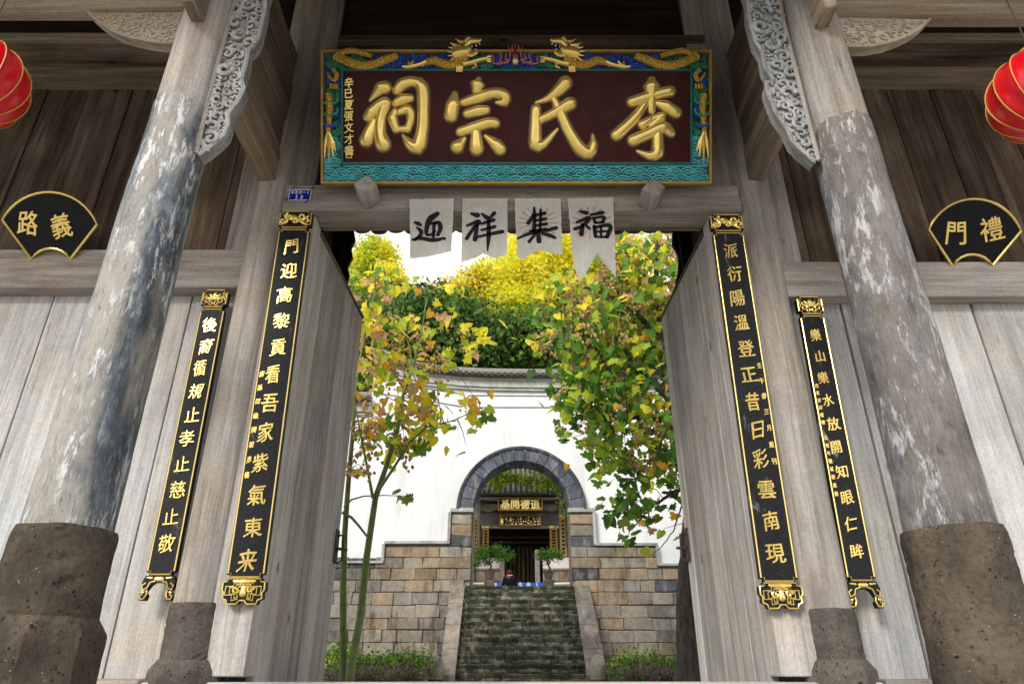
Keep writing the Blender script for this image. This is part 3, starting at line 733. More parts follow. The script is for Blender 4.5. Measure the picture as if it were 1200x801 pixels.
u, v, _ = PQ(409, 182)
b.obox(PF, u - SC * 3.4, u + SC * 3.4, v - SC * 3.4, v - SC * 2.6, 0, .004); b.obox(PF, u - SC * 3.4, u + SC * 3.4, v + SC * 2.6, v + SC * 3.4, 0, .004)
b.obox(PF, u - SC * 3.4, u - SC * 2.6, v - SC * 2.6, v + SC * 2.6, 0, .004); b.obox(PF, u + SC * 2.6, u + SC * 3.4, v - SC * 2.6, v + SC * 2.6, 0, .004)
b.build('signature_column', MGOLD, PL, kind='stuff')
# dragons
def scales():
    m, t, b = mat('gilded_scales'); v = coords(t); vo = N(t, 'ShaderNodeTexVoronoi', Scale=75.0); t.links.new(v, vo.inputs['Vector'])
    c = ramp(t, [(.1, (.95, .62, .08)), (.5, (.50, .28, .03))], vo.outputs[0]).outputs[0]
    t.links.new(c, b.inputs['Base Color']); b.inputs['Roughness'].default_value = .4; b.inputs['Metallic'].default_value = .1; bump(t, b, vo.outputs[0], .9, .01); return m
MSC = scales()
def D(px, py, n=0.0): return PF.p(*PQ(px, py)[:2], n)
def ptube(mb, pts, n=.01, seg=8):
    q = smooth_pts([(a, b_, r) for a, b_, r in pts], 2.5)
    mb.tube([D(a, b_, n) for a, b_, r in q], [max(r, .3) * SC for a, b_, r in q], seg)
def dragon(mir):
    M = (lambda x: x) if not mir else (lambda x: 1210 - x + (-1 if x > 480 else 0))
    g = lambda L: [(M(a), b_, r) for a, b_, r in L]
    o = empty('dragon', D(M(530), 70), parent=PL)
    b = MB(); ptube(b, g([(493, 78, 2), (500, 74, 3.6), (509, 72, 5), (520, 76, 5.2), (530, 77, 5), (540, 74, 4.5), (546, 68, 5)]), .012)
    b.build('body', MSC, o)
    b = MB(); ptube(b, g([(392, 68, 3.5), (400, 70, 5), (412, 75, 5.6), (425, 78, 5.4), (440, 76, 5.2), (452, 71, 5), (466, 66, 4)]), .012)
    ptube(b, g([(398, 66, 3), (408, 61, 3.6), (420, 62, 3.6), (436, 67, 3)]), .014); b.build('tail_coil', MSC, o)
    b = MB()
    ptube(b, g([(392, 69, 3), (396, 63, 2), (393, 60, .8)]), .02, 6)
    b.build('tail_tip', MGOLD, o); b = MB()
    ptube(b, g([(500, 74, 3), (492, 77, 2.4), (478, 80, 2.2), (472, 79, 1.6)]), .016, 6)
    for dx, dy in ((-1, -4), (2, -5), (-3, 2)): ptube(b, g([(481, 78, 1.8), (481 + dx * 2, 78 + dy, 1.4)]), .018, 5)
    b.build('hind_leg', MGOLD, o); b = MB()
    ptube(b, g([(543, 77, 3), (552, 75, 2.8), (562, 72, 2.6), (572, 70, 2.6)]), .02, 6)
    for dy in (-1.5, 1, 3): ptube(b, g([(571, 70 + dy, 1.8), (576, 70 + dy * 1.4, .9)]), .022, 5)
    ptube(b, g([(556, 75, 2), (558, 79, 1.8), (553, 81, .9)]), .02, 5)
    b.build('foreleg', MGOLD, o); b = MB()
    for k in range(4): ptube(b, g([(536 + k * 2, 79 , 1.5), (535.5 + k * 2, 86, .8)]), .02, 5)
    b.build('claw', MGOLD, o)
    h = MB()
    ptube(h, g([(531, 66, 6), (538, 64, 7.5), (546, 62, 6.5), (551, 58, 4.5)]), .024, 10)        # skull and cheek
    ptube(h, g([(545, 57, 4), (550, 51, 4), (556, 50, 3.4), (561, 50, 2.6), (564, 48, 1.4)]), .026, 8)    # upper jaw and snout
    ptube(h, g([(546, 65, 3.8), (553, 66, 3.2), (558, 63, 2.8), (560, 60, 1.8)]), .024, 8)       # lower jaw
    ptube(h, g([(545, 52, 3.2), (550, 47, 3.2), (551, 50, 2.4)]), .03, 8)
    hd = h.build('head', MGOLD, o)
    s = MB()
    for (x0, y0, x1, y1) in ((541, 55, 528, 52), (538, 58, 526, 57), (535, 61, 524, 62), (533, 65, 525, 67), (533, 69, 526, 73), (536, 72, 529, 77), (543, 52, 534, 47), (540, 56, 530, 55), (546, 50, 538, 49)):
        ptube(s, g([(x0, y0, 1.7), ((x0 + x1) / 2, (y0 + y1) / 2 + .8, 1.3), (x1, y1, .5)]), .024, 5)
    s.build('mane', MGOLD, hd)
    t = MB()
    for x, y in ((553, 56), (558, 55), (562, 53), (557, 60)): ptube(t, g([(x, y, 1.0), (x + .6, y + 2.2, .4)]), .03, 5)
    ptube(t, g([(549.5, 49, 1.4), (549.8, 49.2, 1.4)]), .040, 6); t.build('tooth_and_eye', MWHT, hd)
    # limb and fringe on the side board
    b = MB()
    ptube(b, g([(390, 82, 2.4), (395, 88, 3), (392, 95, 2.2), (386, 90, 1.6), (384, 86, .8)]), .008, 6)
    for k in range(3): ptube(b, g([(388 + k * 3.5, 99, 1.6), (388 + k * 3.5, 105, 1.8)]), .008, 5)
    ptube(b, g([(385, 111, 4), (387, 125, 4.2), (386, 140, 3.4), (385, 155, 3)]), .008, 8)
    b.build('body', MSC, o)
    b = MB()
    for tx, ty in ((377.5 + 3, 186), (381, 178), (386, 192), (391, 184), (394, 178)):
        ptube(b, g([(385, 154, 1.6), ((385 + tx) / 2 + (tx - 385) * .15, 168, 2.4), (tx, ty, .5)]), .012, 6)
    b.build('claw', MGOLD, o)
    b = MB()
    for y in (121, 134): ptube(b, g([(380, y, 1.6), (387, y + 3, 1.8), (396, y - 1, 1.6), (396, y - 6, 1.2)]), .02, 6)
    b.build('ribbon', MGREEN, o)
    b = MB(); ptube(b, g([(380, 146, 1.6), (387, 149, 2), (396, 147, 1.8)]), .02, 6); b.build('ribbon', MBLUE, o)
dragon(False); dragon(True)
fp = empty('flaming_pearl', D(604, 73), parent=PL)
b = MB(); ptube(b, [(601, 73, 4), (604, 73, 5.5), (607, 73, 4)], .02, 12); b.build('pearl', MGOLD, fp)
b = MB(); ptube(b, [(601, 67.5, 1.2), (604, 66, 2.4), (607, 67.5, 1.2)], .02, 6); ptube(b, [(604, 63, 2.4), (604, 58, .8)], .02, 6); b.build('pearl_crown', MREDP, fp)
b = MB()
for sx in (-1, 1):
    for pts in (((610, 72, 1.6), (616, 70, 1.4), (614, 64, .7)), ((612, 74, 1.5), (622, 74, 1.3), (620, 66, 1.0), (624, 62, .5)), ((620, 76, 1.3), (630, 75, 1.1), (629, 69, .9), (632, 65, .4)), ((605, 62, 1.1), (608, 58, 1.0), (607, 54, .4)), ((611, 70, 1.0), (610, 61, .9), (613, 56, .4)), ((604, 60, 1.2), (604, 52, .4))):
        ptube(b, [(604 + sx * (x - 604), y, r) for x, y, r in pts], .016, 5)
b.build('flames', MPINK, fp)

# ================================================================== COUPLET BOARDS
def notch(w, h, c):       # rectangle with stepped-in corners
    return [(-w + c, -h), (w - c, -h), (w - c, -h + c), (w, -h + c), (w, h - c), (w - c, h - c), (w - c, h), (-w + c, h), (-w + c, h - c), (-w, h - c), (-w, -h + c), (-w + c, -h + c)]
def couplet(name, label, top, bot, wid, Yt, Yb, crest_px, foot_px, text, small, smallpos, csize, kind, span, swap=1):
    """top / bot: pixel ends (crest top, foot bottom) of the board's axis"""
    T = at(*top, Yt); B = at(*bot, Yb); V = (T - B); L = V.length; V.normalize(); U = Vector((1, 0, 0)); Nn = -(U.cross(V)) if U.cross(V)[1] > 0 else U.cross(V)
    fr = Fr(B, U, V, Nn)
    def vy(py):      # height along the board of a photo row
        lo, hi = 0.0, L
        for _ in range(40):
            m = (lo + hi) / 2; p = B + V * m; z = p[1] * CT + (p[2] - CZ) * ST; y = 400.5 - FPX * ((p[2] - CZ) * CT - p[1] * ST) / z
            if y > py: lo = m
            else: hi = m
        return lo
    root = empty(name, B, label, 'couplet board', 'carved couplet boards flanking the door')
    v1, v0 = vy(crest_px), vy(foot_px); w = wid / 2; vc = (v0 + v1) / 2; hh = (v1 - v0) / 2
    f2 = Fr(B + V * vc, U, V, Nn)
    MB().prism(notch(w, hh, .018), f2, -.03, .0).build('board', MBOARD, root)
    b = MB(); q = notch(w - .007, hh - .007, .018); b.tube([f2.p(u, v, .001) for u, v in q], .0042, 6, closed=True); b.build('gold_border', MGOLD, root)
    # crest
    hc = (L - v1) / 2; f3 = Fr(B + V * (v1 + hc), U, V, Nn); wc = w * 1.05
    cr = MB().prism(notch(wc, hc - .003, hc * .28), f3, -.035, .004).build('crest', MBOARD, root)
    g = MB(); g.tube([f3.p(u, v, .006) for u, v in notch(wc - .005, hc - .008, hc * .28)], .0045, 6, closed=True)
    rs = random.Random(7)
    if kind == 'big':
        for i in range(5):
            u = (-.72 + .36 * i) * wc; sg = 1 if i % 2 else -1
            carve_scroll(g, f3, u, sg * hc * .22, hc * .42, 1 + i, sg, .0085, .008, 1.1)
        g.brush([[(-wc * .75, -hc * .35, .008), (-wc * .2, hc * .3, .014), (wc * .3, -hc * .1, .013), (wc * .78, hc * .35, .006)], [(-wc * .7, hc * .4, .008), (0, hc * .05, .016), (wc * .6, -hc * .45, .008)]], f3, .7, .006, 6)
    else:
        for sg in (-1, 1):
            for a in (.1, .75, 1.4): g.brush([[(0, -hc * .1, .006), (sg * math.sin(a) * hc * .45, -.1 * hc + math.cos(a) * hc * .45, .012), (sg * math.sin(a) * hc * .8, -.1 * hc + math.cos(a) * hc * .7, .003)]], f3, .8, .006, 6)
            carve_scroll(g, f3, sg * wc * .55, -hc * .25, hc * .42, 0 if sg > 0 else math.pi, sg, .0055, .006, 1.2); carve_scroll(g, f3, sg * wc * .72, hc * .25, hc * .24, 2, -sg, .0045, .006, 1.0)
            carve_scroll(g, f3, sg * wc * .25, -hc * .55, hc * .25, 2, sg, .0045, .006, 1.0)
    g.build('crest_relief', MGOLD, cr)
    # foot
    hf = v0
    if kind == 'big':
        f4 = Fr(B + V * (hf / 2), U, V, Nn); wf = w * 1.12; h2 = hf / 2
        poly = [(-wf * .78, h2), (wf * .78, h2), (wf * .78, h2 * .8), (wf, h2 * .7), (wf * 1.02, h2 * .1), (wf * .92, -h2 * .1), (wf * .95, -h2 * .55), (wf * .75, -h2 * .7), (wf * .7, -h2), (wf * .25, -h2), (wf * .12, -h2 * .72), (-wf * .12, -h2 * .72), (-wf * .25, -h2), (-wf * .7, -h2), (-wf * .75, -h2 * .7), (-wf * .95, -h2 * .55), (-wf * .92, -h2 * .1), (-wf * 1.02, h2 * .1), (-wf, h2 * .7), (-wf * .78, h2 * .8)]
        ft = MB().prism(poly, f4, -.035, .004).build('foot', MBOARD, root)
        g = MB(); g.tube([f4.p(u * .96, v * .96, .006) for u, v in poly], .0042, 6, closed=True)
        for sg in (-1, 1):
            for k, (s1, s2) in enumerate(((.82, .62), (.62, .42), (.42, .2))):
                g.tube([f4.p(sg * u * wf, v * h2, .006) for u, v in ((.08, s1 * .8), (s1 * .55, s1 * .8), (s1 * .55, s1 * .45), (s1, s1 * .45), (s1, -s1 * .35), (s1 * .6, -s1 * .35), (s1 * .6, -s1 * .85), (.2, -s1 * .7))], .0038, 5)
            carve_scroll(g, f4, sg * wf * .33, h2 * .1, h2 * .3, 0, sg, .006, .008, 1.2)
        g.brush([[(-wf * .5, h2 * .78, .006), (0, h2 * .70, .014), (wf * .5, h2 * .78, .006)], [(0, h2 * .3, .012), (0, -h2 * .15, .02)]], f4, .7, .005, 6)
        g.build('foot_relief', MGOLD, ft)
    else:
        f4 = Fr(B, U, V, Nn); wf = w * 1.12
        poly = [(-wf * .85, hf), (wf * .85, hf), (wf, hf * .75), (wf * .98, hf * .5), (wf * .72, hf * .38), (wf * 1.05, hf * .22), (wf * 1.0, 0), (wf * .62, -.0), (wf * .55, hf * .2), (wf * .7, hf * .34), (wf * .45, hf * .62), (wf * .25, hf * .72), (-wf * .25, hf * .72), (-wf * .45, hf * .62), (-wf * .7, hf * .34), (-wf * .55, hf * .2), (-wf * .62, 0), (-wf, 0), (-wf * 1.05, hf * .22), (-wf * .72, hf * .38), (-wf * .98, hf * .5), (-wf, hf * .75)]
        ft = MB().prism(poly, f4, -.03, .004).build('foot', MBOARD, root)
        g = MB()
        g.brush([[(-wf * .18, hf * .86, .012), (wf * .18, hf * .86, .012)], [(-wf * .75, hf * .92, .004), (-wf * .45, hf * .9, .006)], [(wf * .75, hf * .92, .004), (wf * .45, hf * .9, .006)]], f4, .7, .005, 6)
        for sg in (-1, 1):
            g.tube([f4.p(sg * u * wf, v * hf, .006) for u, v in ((.2, .78), (.5, .72), (.62, .5), (.88, .42), (.95, .6), (.75, .7))], .004, 5)
            g.tube([f4.p(sg * u * wf, v * hf, .006) for u, v in ((.62, .42), (.58, .25), (.7, .06), (.92, .04), (.98, .18), (.82, .22))], .0045, 5)
            g.brush([[(sg * wf * .8, hf * .32, .007), (sg * wf * .86, hf * .3, .007)]], f4, .8, .005, 6)
        g.build('foot_relief', MGOLD, ft)
    ya, yb = span; n = len(text)
    for i, ch in enumerate(text):
        v = vy(ya) + (vy(yb) - vy(ya)) * i / (n - 1)
        g = MB(); put_glyph(g, ch, fr, .004 * math.sin(i * 2.1), v, csize[0], csize[1] * random.uniform(.92, 1.06), 0, .006, .013 if kind != 'seal' else .004, .12, rot=random.uniform(-.03, .03))
        g.build('character', MGOLD, root)
    if small:
        g = MB(); (sy0, sy1), su = smallpos
        for i, ch in enumerate(small):
            if ch == ' ': continue
            v = vy(sy0) + (vy(sy1) - vy(sy0)) * i / (len(small) - 1)
            put_glyph(g, ch, fr, su, v, csize[0] * .30, csize[1] * .33, 0, .003, .035, .08)
        g.build('small_inscription', MGOLD, root, kind='stuff')
couplet('couplet_board', 'wide black couplet board with bronze tiger foot hung by the left door leaf', (348, 247), (283, 708), .205, 3.73, 3.85, 268, 677, '門迎高黎貢看吾家紫氣東来', '裔孫四級撰祖彥書', ((438, 556), -.072), (.100, .118), 'big', (289, 657))
bpy.data.objects['couplet_board']['label'] = 'wide black board with gold fretwork foot beside the left door leaf'
couplet('couplet_board', 'wide black board with gold fretwork foot beside the right door leaf', (850, 251), (918, 713), .205, 3.73, 3.85, 272, 682, '派衍陽溫登正昔日彩雲南現', '壬午春三月重刊', ((428, 540), .070), (.100, .118), 'big', (294, 648))
couplet('couplet_board', 'narrow black board with ten gold characters left of the left inner post', (254, 339), (182, 703), .160, 3.925, 3.925, 361, 674, '後裔循規止孝止慈止敬', None, None, (.088, .112), 'seal', (381, 637))
couplet('couplet_board', 'narrow black board with small side inscription right of the right inner post', (947, 347), (1016, 712), .160, 3.925, 3.925, 369, 681, '樂山樂水放開知眼仁眸', '茂喜裕四瑞敬 岳晚年雲城敬雄書', ((452, 578), -.054), (.076, .088), 'slim', (393, 645))

# ================================================================== FAN SIGNS
def fan(label, cpx, pts, text, cpos, Y, rot):
    p0 = at(cpx[0], cpx[1], Y); z = (p0 - Vector((0, 0, CZ))).dot(Vector((0, CT, ST))); s = z / FPX
    fr = Fr(p0, (1, 0, 0), tilt, nrm); q = lambda x, y: ((x - cpx[0]) * s, -(y - cpx[1]) * s)
    root = empty('fan_sign', p0, label, 'sign', 'black fan-shaped signs with two gold characters')
    poly = [q(*p) for p in pts]
    MB().prism(poly, fr, -.02, 0).build('board', MBLK, root)
    MB().tube([fr.p(u, v, .001) for u, v in poly], .009, 8, closed=True).build('gold_rim', MGOLD, root)
    for ch, (x, y), r in zip(text, cpos, rot):
        g = MB(); u, v = q(x, y); put_glyph(g, ch, fr, u, v, s * 27, s * 30, .0, .006, .012, .05, rot=r); g.build('character', MGOLD, root)
def arc3(a, m, b_, n):       # points on the circle through a, m, b
    ax, ay, bx, by, cx, cy = *a, *m, *b_
    d = 2 * (ax * (by - cy) + bx * (cy - ay) + cx * (ay - by))
    ux = ((ax * ax + ay * ay) * (by - cy) + (bx * bx + by * by) * (cy - ay) + (cx * cx + cy * cy) * (ay - by)) / d
    uy = ((ax * ax + ay * ay) * (cx - bx) + (bx * bx + by * by) * (ax - cx) + (cx * cx + cy * cy) * (bx - ax)) / d
    r = math.hypot(ax - ux, ay - uy); A = [math.atan2(y - uy, x - ux) for x, y in (a, m, b_)]
    def un(t, ref):
        while t - ref > math.pi: t -= 2 * math.pi
        while t - ref < -math.pi: t += 2 * math.pi
        return t
    m1 = un(A[1], A[0]); e = un(A[2], m1)
    return [(ux + r * math.cos(A[0] + (e - A[0]) * i / n), uy + r * math.sin(A[0] + (e - A[0]) * i / n)) for i in range(n + 1)]
fan('fan-shaped black sign resting on the rail left of the left porch column', (58, 262), arc3((3, 258), (58, 225), (114, 263), 16) + arc3((83, 303), (59, 291), (37, 303), 8), '路義', ((34, 262), (73, 265)), 3.84, (-.12, .18))
fan('fan-shaped black sign resting on the rail right of the right porch column', (1142, 270), arc3((1088, 269), (1143, 233), (1196, 271), 16) + arc3((1163, 311), (1140, 298), (1116, 311), 8), '門禮', ((1120, 273), (1161, 268)), 3.84, (-.1, .12))

# ================================================================== PAPER BANNERS on the lintel
def paper():
    m, t, b = mat('rice_paper'); v = coords(t); n1 = noise(t, v, 4, 6, .6, .5); n2 = noise(t, coords(t, (3, 3, 1)), 9, 6, .7, .8)
    c = ramp(t, [(.35, (.72, .69, .61)), (.65, (.84, .81, .74))], n1).outputs[0]; wr = noise(t, coords(t, (2, 2, 1)), 7, 5, .6, 1.5)
    c = mixc(t, .8, c, ramp(t, [(.47, 1.0), (.49, .84), (.51, 1.0)], wr).outputs[0], 'MULTIPLY')  # creases drawn as darker colour lines, imitating the shading of folds
    t.links.new(c, b.inputs['Base Color']); b.inputs['Roughness'].default_value = .9; bump(t, b, n2, .8, .02)
    tr = t.nodes.new('ShaderNodeBsdfTranslucent'); tr.inputs[0].default_value = (.5, .46, .4, 1); mi = t.nodes.new('ShaderNodeMixShader'); mi.inputs[0].default_value = .25
    t.links.new(b.outputs[0], mi.inputs[1]); t.links.new(tr.outputs[0], mi.inputs[2]); t.links.new(mi.outputs[0], t.nodes['Material Output'].inputs[0]); return m
MPAPER = paper(); MRAY = flat('faded_red_print', (.52, .30, .22), .9, .2, 30)
zz3 = lambda x, y, r: (320 + x / 4.615, 200 + y / 4.615, r / 4.615)
zz4 = lambda x, y, r: (580 + x / 4, 200 + y / 4, r / 4)
INK = {
 'a': (zz3, [[(770, 285, 8), (788, 292, 13), (800, 300, 7)], [(888, 238, 14), (855, 262, 19), (838, 290, 15), (830, 345, 10), (850, 352, 8), (878, 335, 5)], [(855, 292, 8), (895, 286, 12), (906, 315, 12), (892, 352, 11)], [(872, 290, 9), (868, 362, 9)],
      [(778, 312, 5), (798, 328, 12), (800, 350, 11), (768, 380, 8)], [(758, 378, 8), (800, 370, 11), (860, 380, 13), (925, 374, 12)]]),
 'b': (zz3, [[(1075, 238, 9), (1105, 246, 16)], [(1050, 302, 7), (1112, 280, 14), (1078, 325, 10), (1048, 372, 11)], [(1105, 300, 9), (1092, 378, 13)], [(1130, 238, 6), (1155, 258, 14)], [(1196, 235, 12), (1172, 262, 7)], [(1125, 292, 7), (1192, 272, 12)],
      [(1128, 326, 7), (1198, 308, 11)], [(1110, 362, 7), (1170, 348, 9), (1238, 335, 13)], [(1166, 275, 9), (1166, 360, 13), (1160, 436, 4)]]),
 'c': (zz4, [[(184, 178, 5), (182, 212, 10), (155, 250, 9)], [(187, 218, 8), (182, 290, 10)], [(185, 214, 7), (232, 204, 10)], [(188, 239, 6), (235, 230, 9)], [(188, 262, 6), (240, 254, 9)], [(165, 288, 7), (240, 278, 8)], [(214, 188, 6), (212, 285, 7)],
      [(108, 322, 6), (160, 300, 10), (230, 288, 8), (286, 272, 10)], [(202, 292, 9), (206, 336, 12)], [(188, 302, 7), (160, 338, 9)], [(222, 300, 7), (252, 306, 11), (280, 318, 8)]]),
 'd': (zz4, [[(398, 196, 7), (427, 202, 12)], [(384, 246, 7), (440, 226, 12), (412, 262, 8), (374, 277, 9)], [(410, 258, 9), (404, 302, 12)], [(430, 264, 8), (442, 276, 7)], [(450, 211, 7), (502, 201, 11)], [(460, 226, 7), (470, 248, 8)], [(462, 226, 6), (510, 222, 8), (504, 246, 8)],
      [(470, 249, 6), (505, 247, 7)], [(465, 266, 9), (470, 312, 9)], [(466, 270, 7), (538, 262, 10), (525, 314, 10)], [(496, 266, 6), (497, 312, 6)], [(470, 291, 5), (526, 288, 6)], [(470, 316, 7), (525, 315, 7)]])}
BN = [('a', 'cream paper banner first from the left with slightly slanted lower edge', [(480, 234), (532, 233), (529, 296), (505, 300), (481, 303)], 0),
      ('b', 'cream paper banner second from the left, torn notch at its lower edge', [(542, 233), (595, 233), (594, 300), (582, 304), (566, 297), (556, 303), (541, 308)], 0),
      ('c', 'cream paper banner third from the left with faint red rays, drooping lower corner', [(603, 233), (657, 233), (659, 300), (645, 297), (634, 293), (620, 298), (610, 306), (606, 300)], 1),
      ('d', 'longest paper banner on the right, with two pointed tails and red rays', [(665, 233), (718, 232), (722, 326), (703, 304), (700, 297), (690, 302), (680, 332), (672, 310)], 2)]
for key, label, poly, rays in BN:
    Yb = 3.832; P2 = [(at(x, y, Yb)[0], at(x, y, Yb)[2]) for x, y in poly]; fr = Fr((0, Yb, 0))
    root = empty('paper_banner', fr.p(P2[0][0], P2[0][1]), label, 'banner', 'paper banners pasted along the lintel')
    # triangulated sheet with gentle curl
    bm = bmesh.new(); vs = [bm.verts.new((u, 0, v)) for u, v in P2]; bm.faces.new(vs); bmesh.ops.triangulate(bm, faces=bm.faces)
    for _ in range(4): bmesh.ops.subdivide_edges(bm, edges=[e for e in bm.edges if e.calc_length() > .035], cuts=1); bmesh.ops.triangulate(bm, faces=bm.faces)
    zt = P2[0][1]; ph = random.uniform(0, 6)
    for v in bm.verts:
        if v.is_boundary: v.co.x += random.uniform(-.002, .002); v.co.z += random.uniform(-.006, .004) if v.co.z < zt - .15 else random.uniform(-.002, .001)
        d = max(0, zt - v.co.z - .22); v.co.y = Yb - .004 - .022 * d * (1 + math.sin(v.co.x * 22 + ph)) - .02 * d * math.sin(v.co.z * 14 + v.co.x * 9 + ph) * .5 - .0015 * (1 + math.sin(v.co.x * 60 + v.co.z * 35))
    g = bmesh.ops.solidify(bm, geom=bm.faces[:], thickness=.0012)
    mb = MB(); mb.frombm(bm); mb.build('paper', MPAPER, root)
    zf, st = INK[key]
    f0 = Fr((0, Yb, 0))
    S3 = []
    for s in st:
        q = []
        for p in s:
            x, y, r = zf(*p); w = at(x, y, Yb); w2 = at(x + r, y, Yb); q.append((w[0], w[2], w2[0] - w[0]))
        S3.append(q)
    cz = at(600, 262, Yb)[2]
    MB().brush(S3, Fr((0, Yb - .0125, 0)), 1, 0, 6, flat=.002).build('ink_character', MINK, root, smooth=None)
    if rays:
        g = MB(); cx = sum(p[0] for p in P2[:2]) / 2
        for k in range(18):
            a = 2 * math.pi * k / 18; c0 = .04; l = .135
            q = [(cx + c0 * math.cos(a), cz + c0 * math.sin(a), .001), (cx + l * math.cos(a), cz + l * math.sin(a), .0045)]
            q = [(min(max(u, P2[0][0] + .008), P2[1][0] - .008), v, r) for u, v, r in q]
            g.brush([q], Fr((0, Yb - .0115, 0)), 1, 0, 4, flat=.0006)
        g.build('red_ray_print', MRAY, root, smooth=None)

# ================================================================== HOUSE NUMBER PLATE
p0 = at(351.5, 228.5, 3.842); s = (at(352.5, 228.5, 3.842) - p0)[0]; k = (at(351, 227.5, 3.842) - at(351, 228.5, 3.842))[2]; fr = Fr(p0)
root = empty('number_plate', p0, 'small blue house number plate wired to the lintel, reading 50', 'number plate')
MB().obox(fr, -13 * s, 13 * s, -6.5 * k, 6.5 * k, -.006, 0).build('plate', MPLB, root)
b = MB()
for q in ((-13, 13, 5.7, 6.5), (-13, 13, -6.5, -5.7), (-13, -12.2, -5.7, 5.7), (12.2, 13, -5.7, 5.7)): b.obox(fr, q[0] * s, q[1] * s, q[2] * k, q[3] * k, 0, .0015)
b.build('white_border', MWHT, root)
b = MB()
for i, ch in enumerate('李家村一2'): put_glyph(b, ch, fr, (-9 + i * 4.5) * s, 3.1 * k, 3.9 * s, 4.2 * k, 0, .0015, .02, 0)
for ch, u in (('5', -3.5), ('0', 2.5)): put_glyph(b, ch, fr, u * s, -2.6 * k, 5.6 * s, 6.4 * k, 0, .0015, .03, 0)
b.build('lettering', MWHT, root)
b = MB()
for a, c in (((-11, 6), (-7.5, 9.5)), ((12, 6), (15, 10)), ((-12, -6), (-17, -3)), ((11, -6), (7, -10))): b.tube([fr.p(a[0] * s, a[1] * k, .004), fr.p(c[0] * s, c[1] * k, .003)], .004, 5)
b.build('tie_wire', MWIRE, root)

# ================================================================== RED LANTERNS
def silk():
    m, t, b = mat('red_lantern_silk'); n = noise(t, coords(t, (1, 1, .25)), 30, 4, .6)
    c = ramp(t, [(.3, (.50, .003, .010)), (.7, (.72, .008, .018))], n).outputs[0]
    t.links.new(c, b.inputs['Base Color']); b.inputs['Roughness'].default_value = .24; b.inputs['Specular IOR Level'].default_value = .55; bump(t, b, n, .15, .004); return m
MSILK = silk(); MRIB = flat('gold_thread', (.55, .30, .06), .5, .2, 10)
for cx, cy, rp, lab in ((-38, 92, 64, 'red silk lantern hanging at the far left, cut by the photo edge'), (1230, 108, 65, 'red silk lantern hanging at the far right with pleated lower half')):
    c = at(cx, cy, 2.35); z = (c - Vector((0, 0, CZ))).dot(Vector((0, CT, ST))); r = rp * z / FPX * .97; hz = r * .9
    root = empty('red_lantern', c, lab, 'lantern', 'red lanterns hanging from the porch'); nrb = 16
    b = MB(); vs = []; fs = []; nu = nrb * 4; nv = 20
    for i in range(nv + 1):
        a = -math.pi / 2 * .86 + math.pi * .86 * i / nv
        for j in range(nu):
            q = 2 * math.pi * j / nu; sc = 1 - .022 * abs(math.sin(q * nrb / 2)) ** 1 * math.cos(a) * 0 - .045 * abs(math.sin(q * nrb / 2)) + .004 * math.sin(q * 37 + a * 3)
            vs.append((c[0] + r * math.cos(a) * math.cos(q) * sc, c[1] + r * math.cos(a) * math.sin(q) * sc, c[2] + hz * math.sin(a)))
    b.add(vs, [(i * nu + j, i * nu + (j + 1) % nu, (i + 1) * nu + (j + 1) % nu, (i + 1) * nu + j) for i in range(nv) for j in range(nu)])
    b.build('silk_shell', MSILK, root, smooth=50)
    for j in range(nrb):
        q = 2 * math.pi * j / nrb; a_ = [-math.pi / 2 * .86 + math.pi * .86 * i / 16 for i in range(17)]
        MB().tube([(c[0] + (r * math.cos(a) + .002) * math.cos(q), c[1] + (r * math.cos(a) + .002) * math.sin(q), c[2] + hz * 1.003 * math.sin(a)) for a in a_], .0028, 5).build('rib', MRIB, root)
    for sg in (-1, 1):
        zc_ = hz * math.sin(math.pi / 2 * .86) * sg
        MB().lathe(sorted([(r * .24, zc_), (r * .25, zc_ + sg * .04)], key=lambda t: t[1]), c, 24).build('end_ring', MGOLDD, root)
    MB().tube([(c[0], c[1], c[2] + hz * .9), (c[0], c[1], c[2] + 1.1)], .004, 5).build('hanging_cord', MWIRE, root)
    b = MB()
    for j in range(26):
        q = 2 * math.pi * j / 26; b.tube([(c[0] + .05 * math.cos(q), c[1] + .05 * math.sin(q), c[2] - hz * .95), (c[0] + .06 * math.cos(q), c[1] + .06 * math.sin(q), c[2] - hz * .95 - .3)], .006, 4)
    b.build('tassel', MRIB, root)

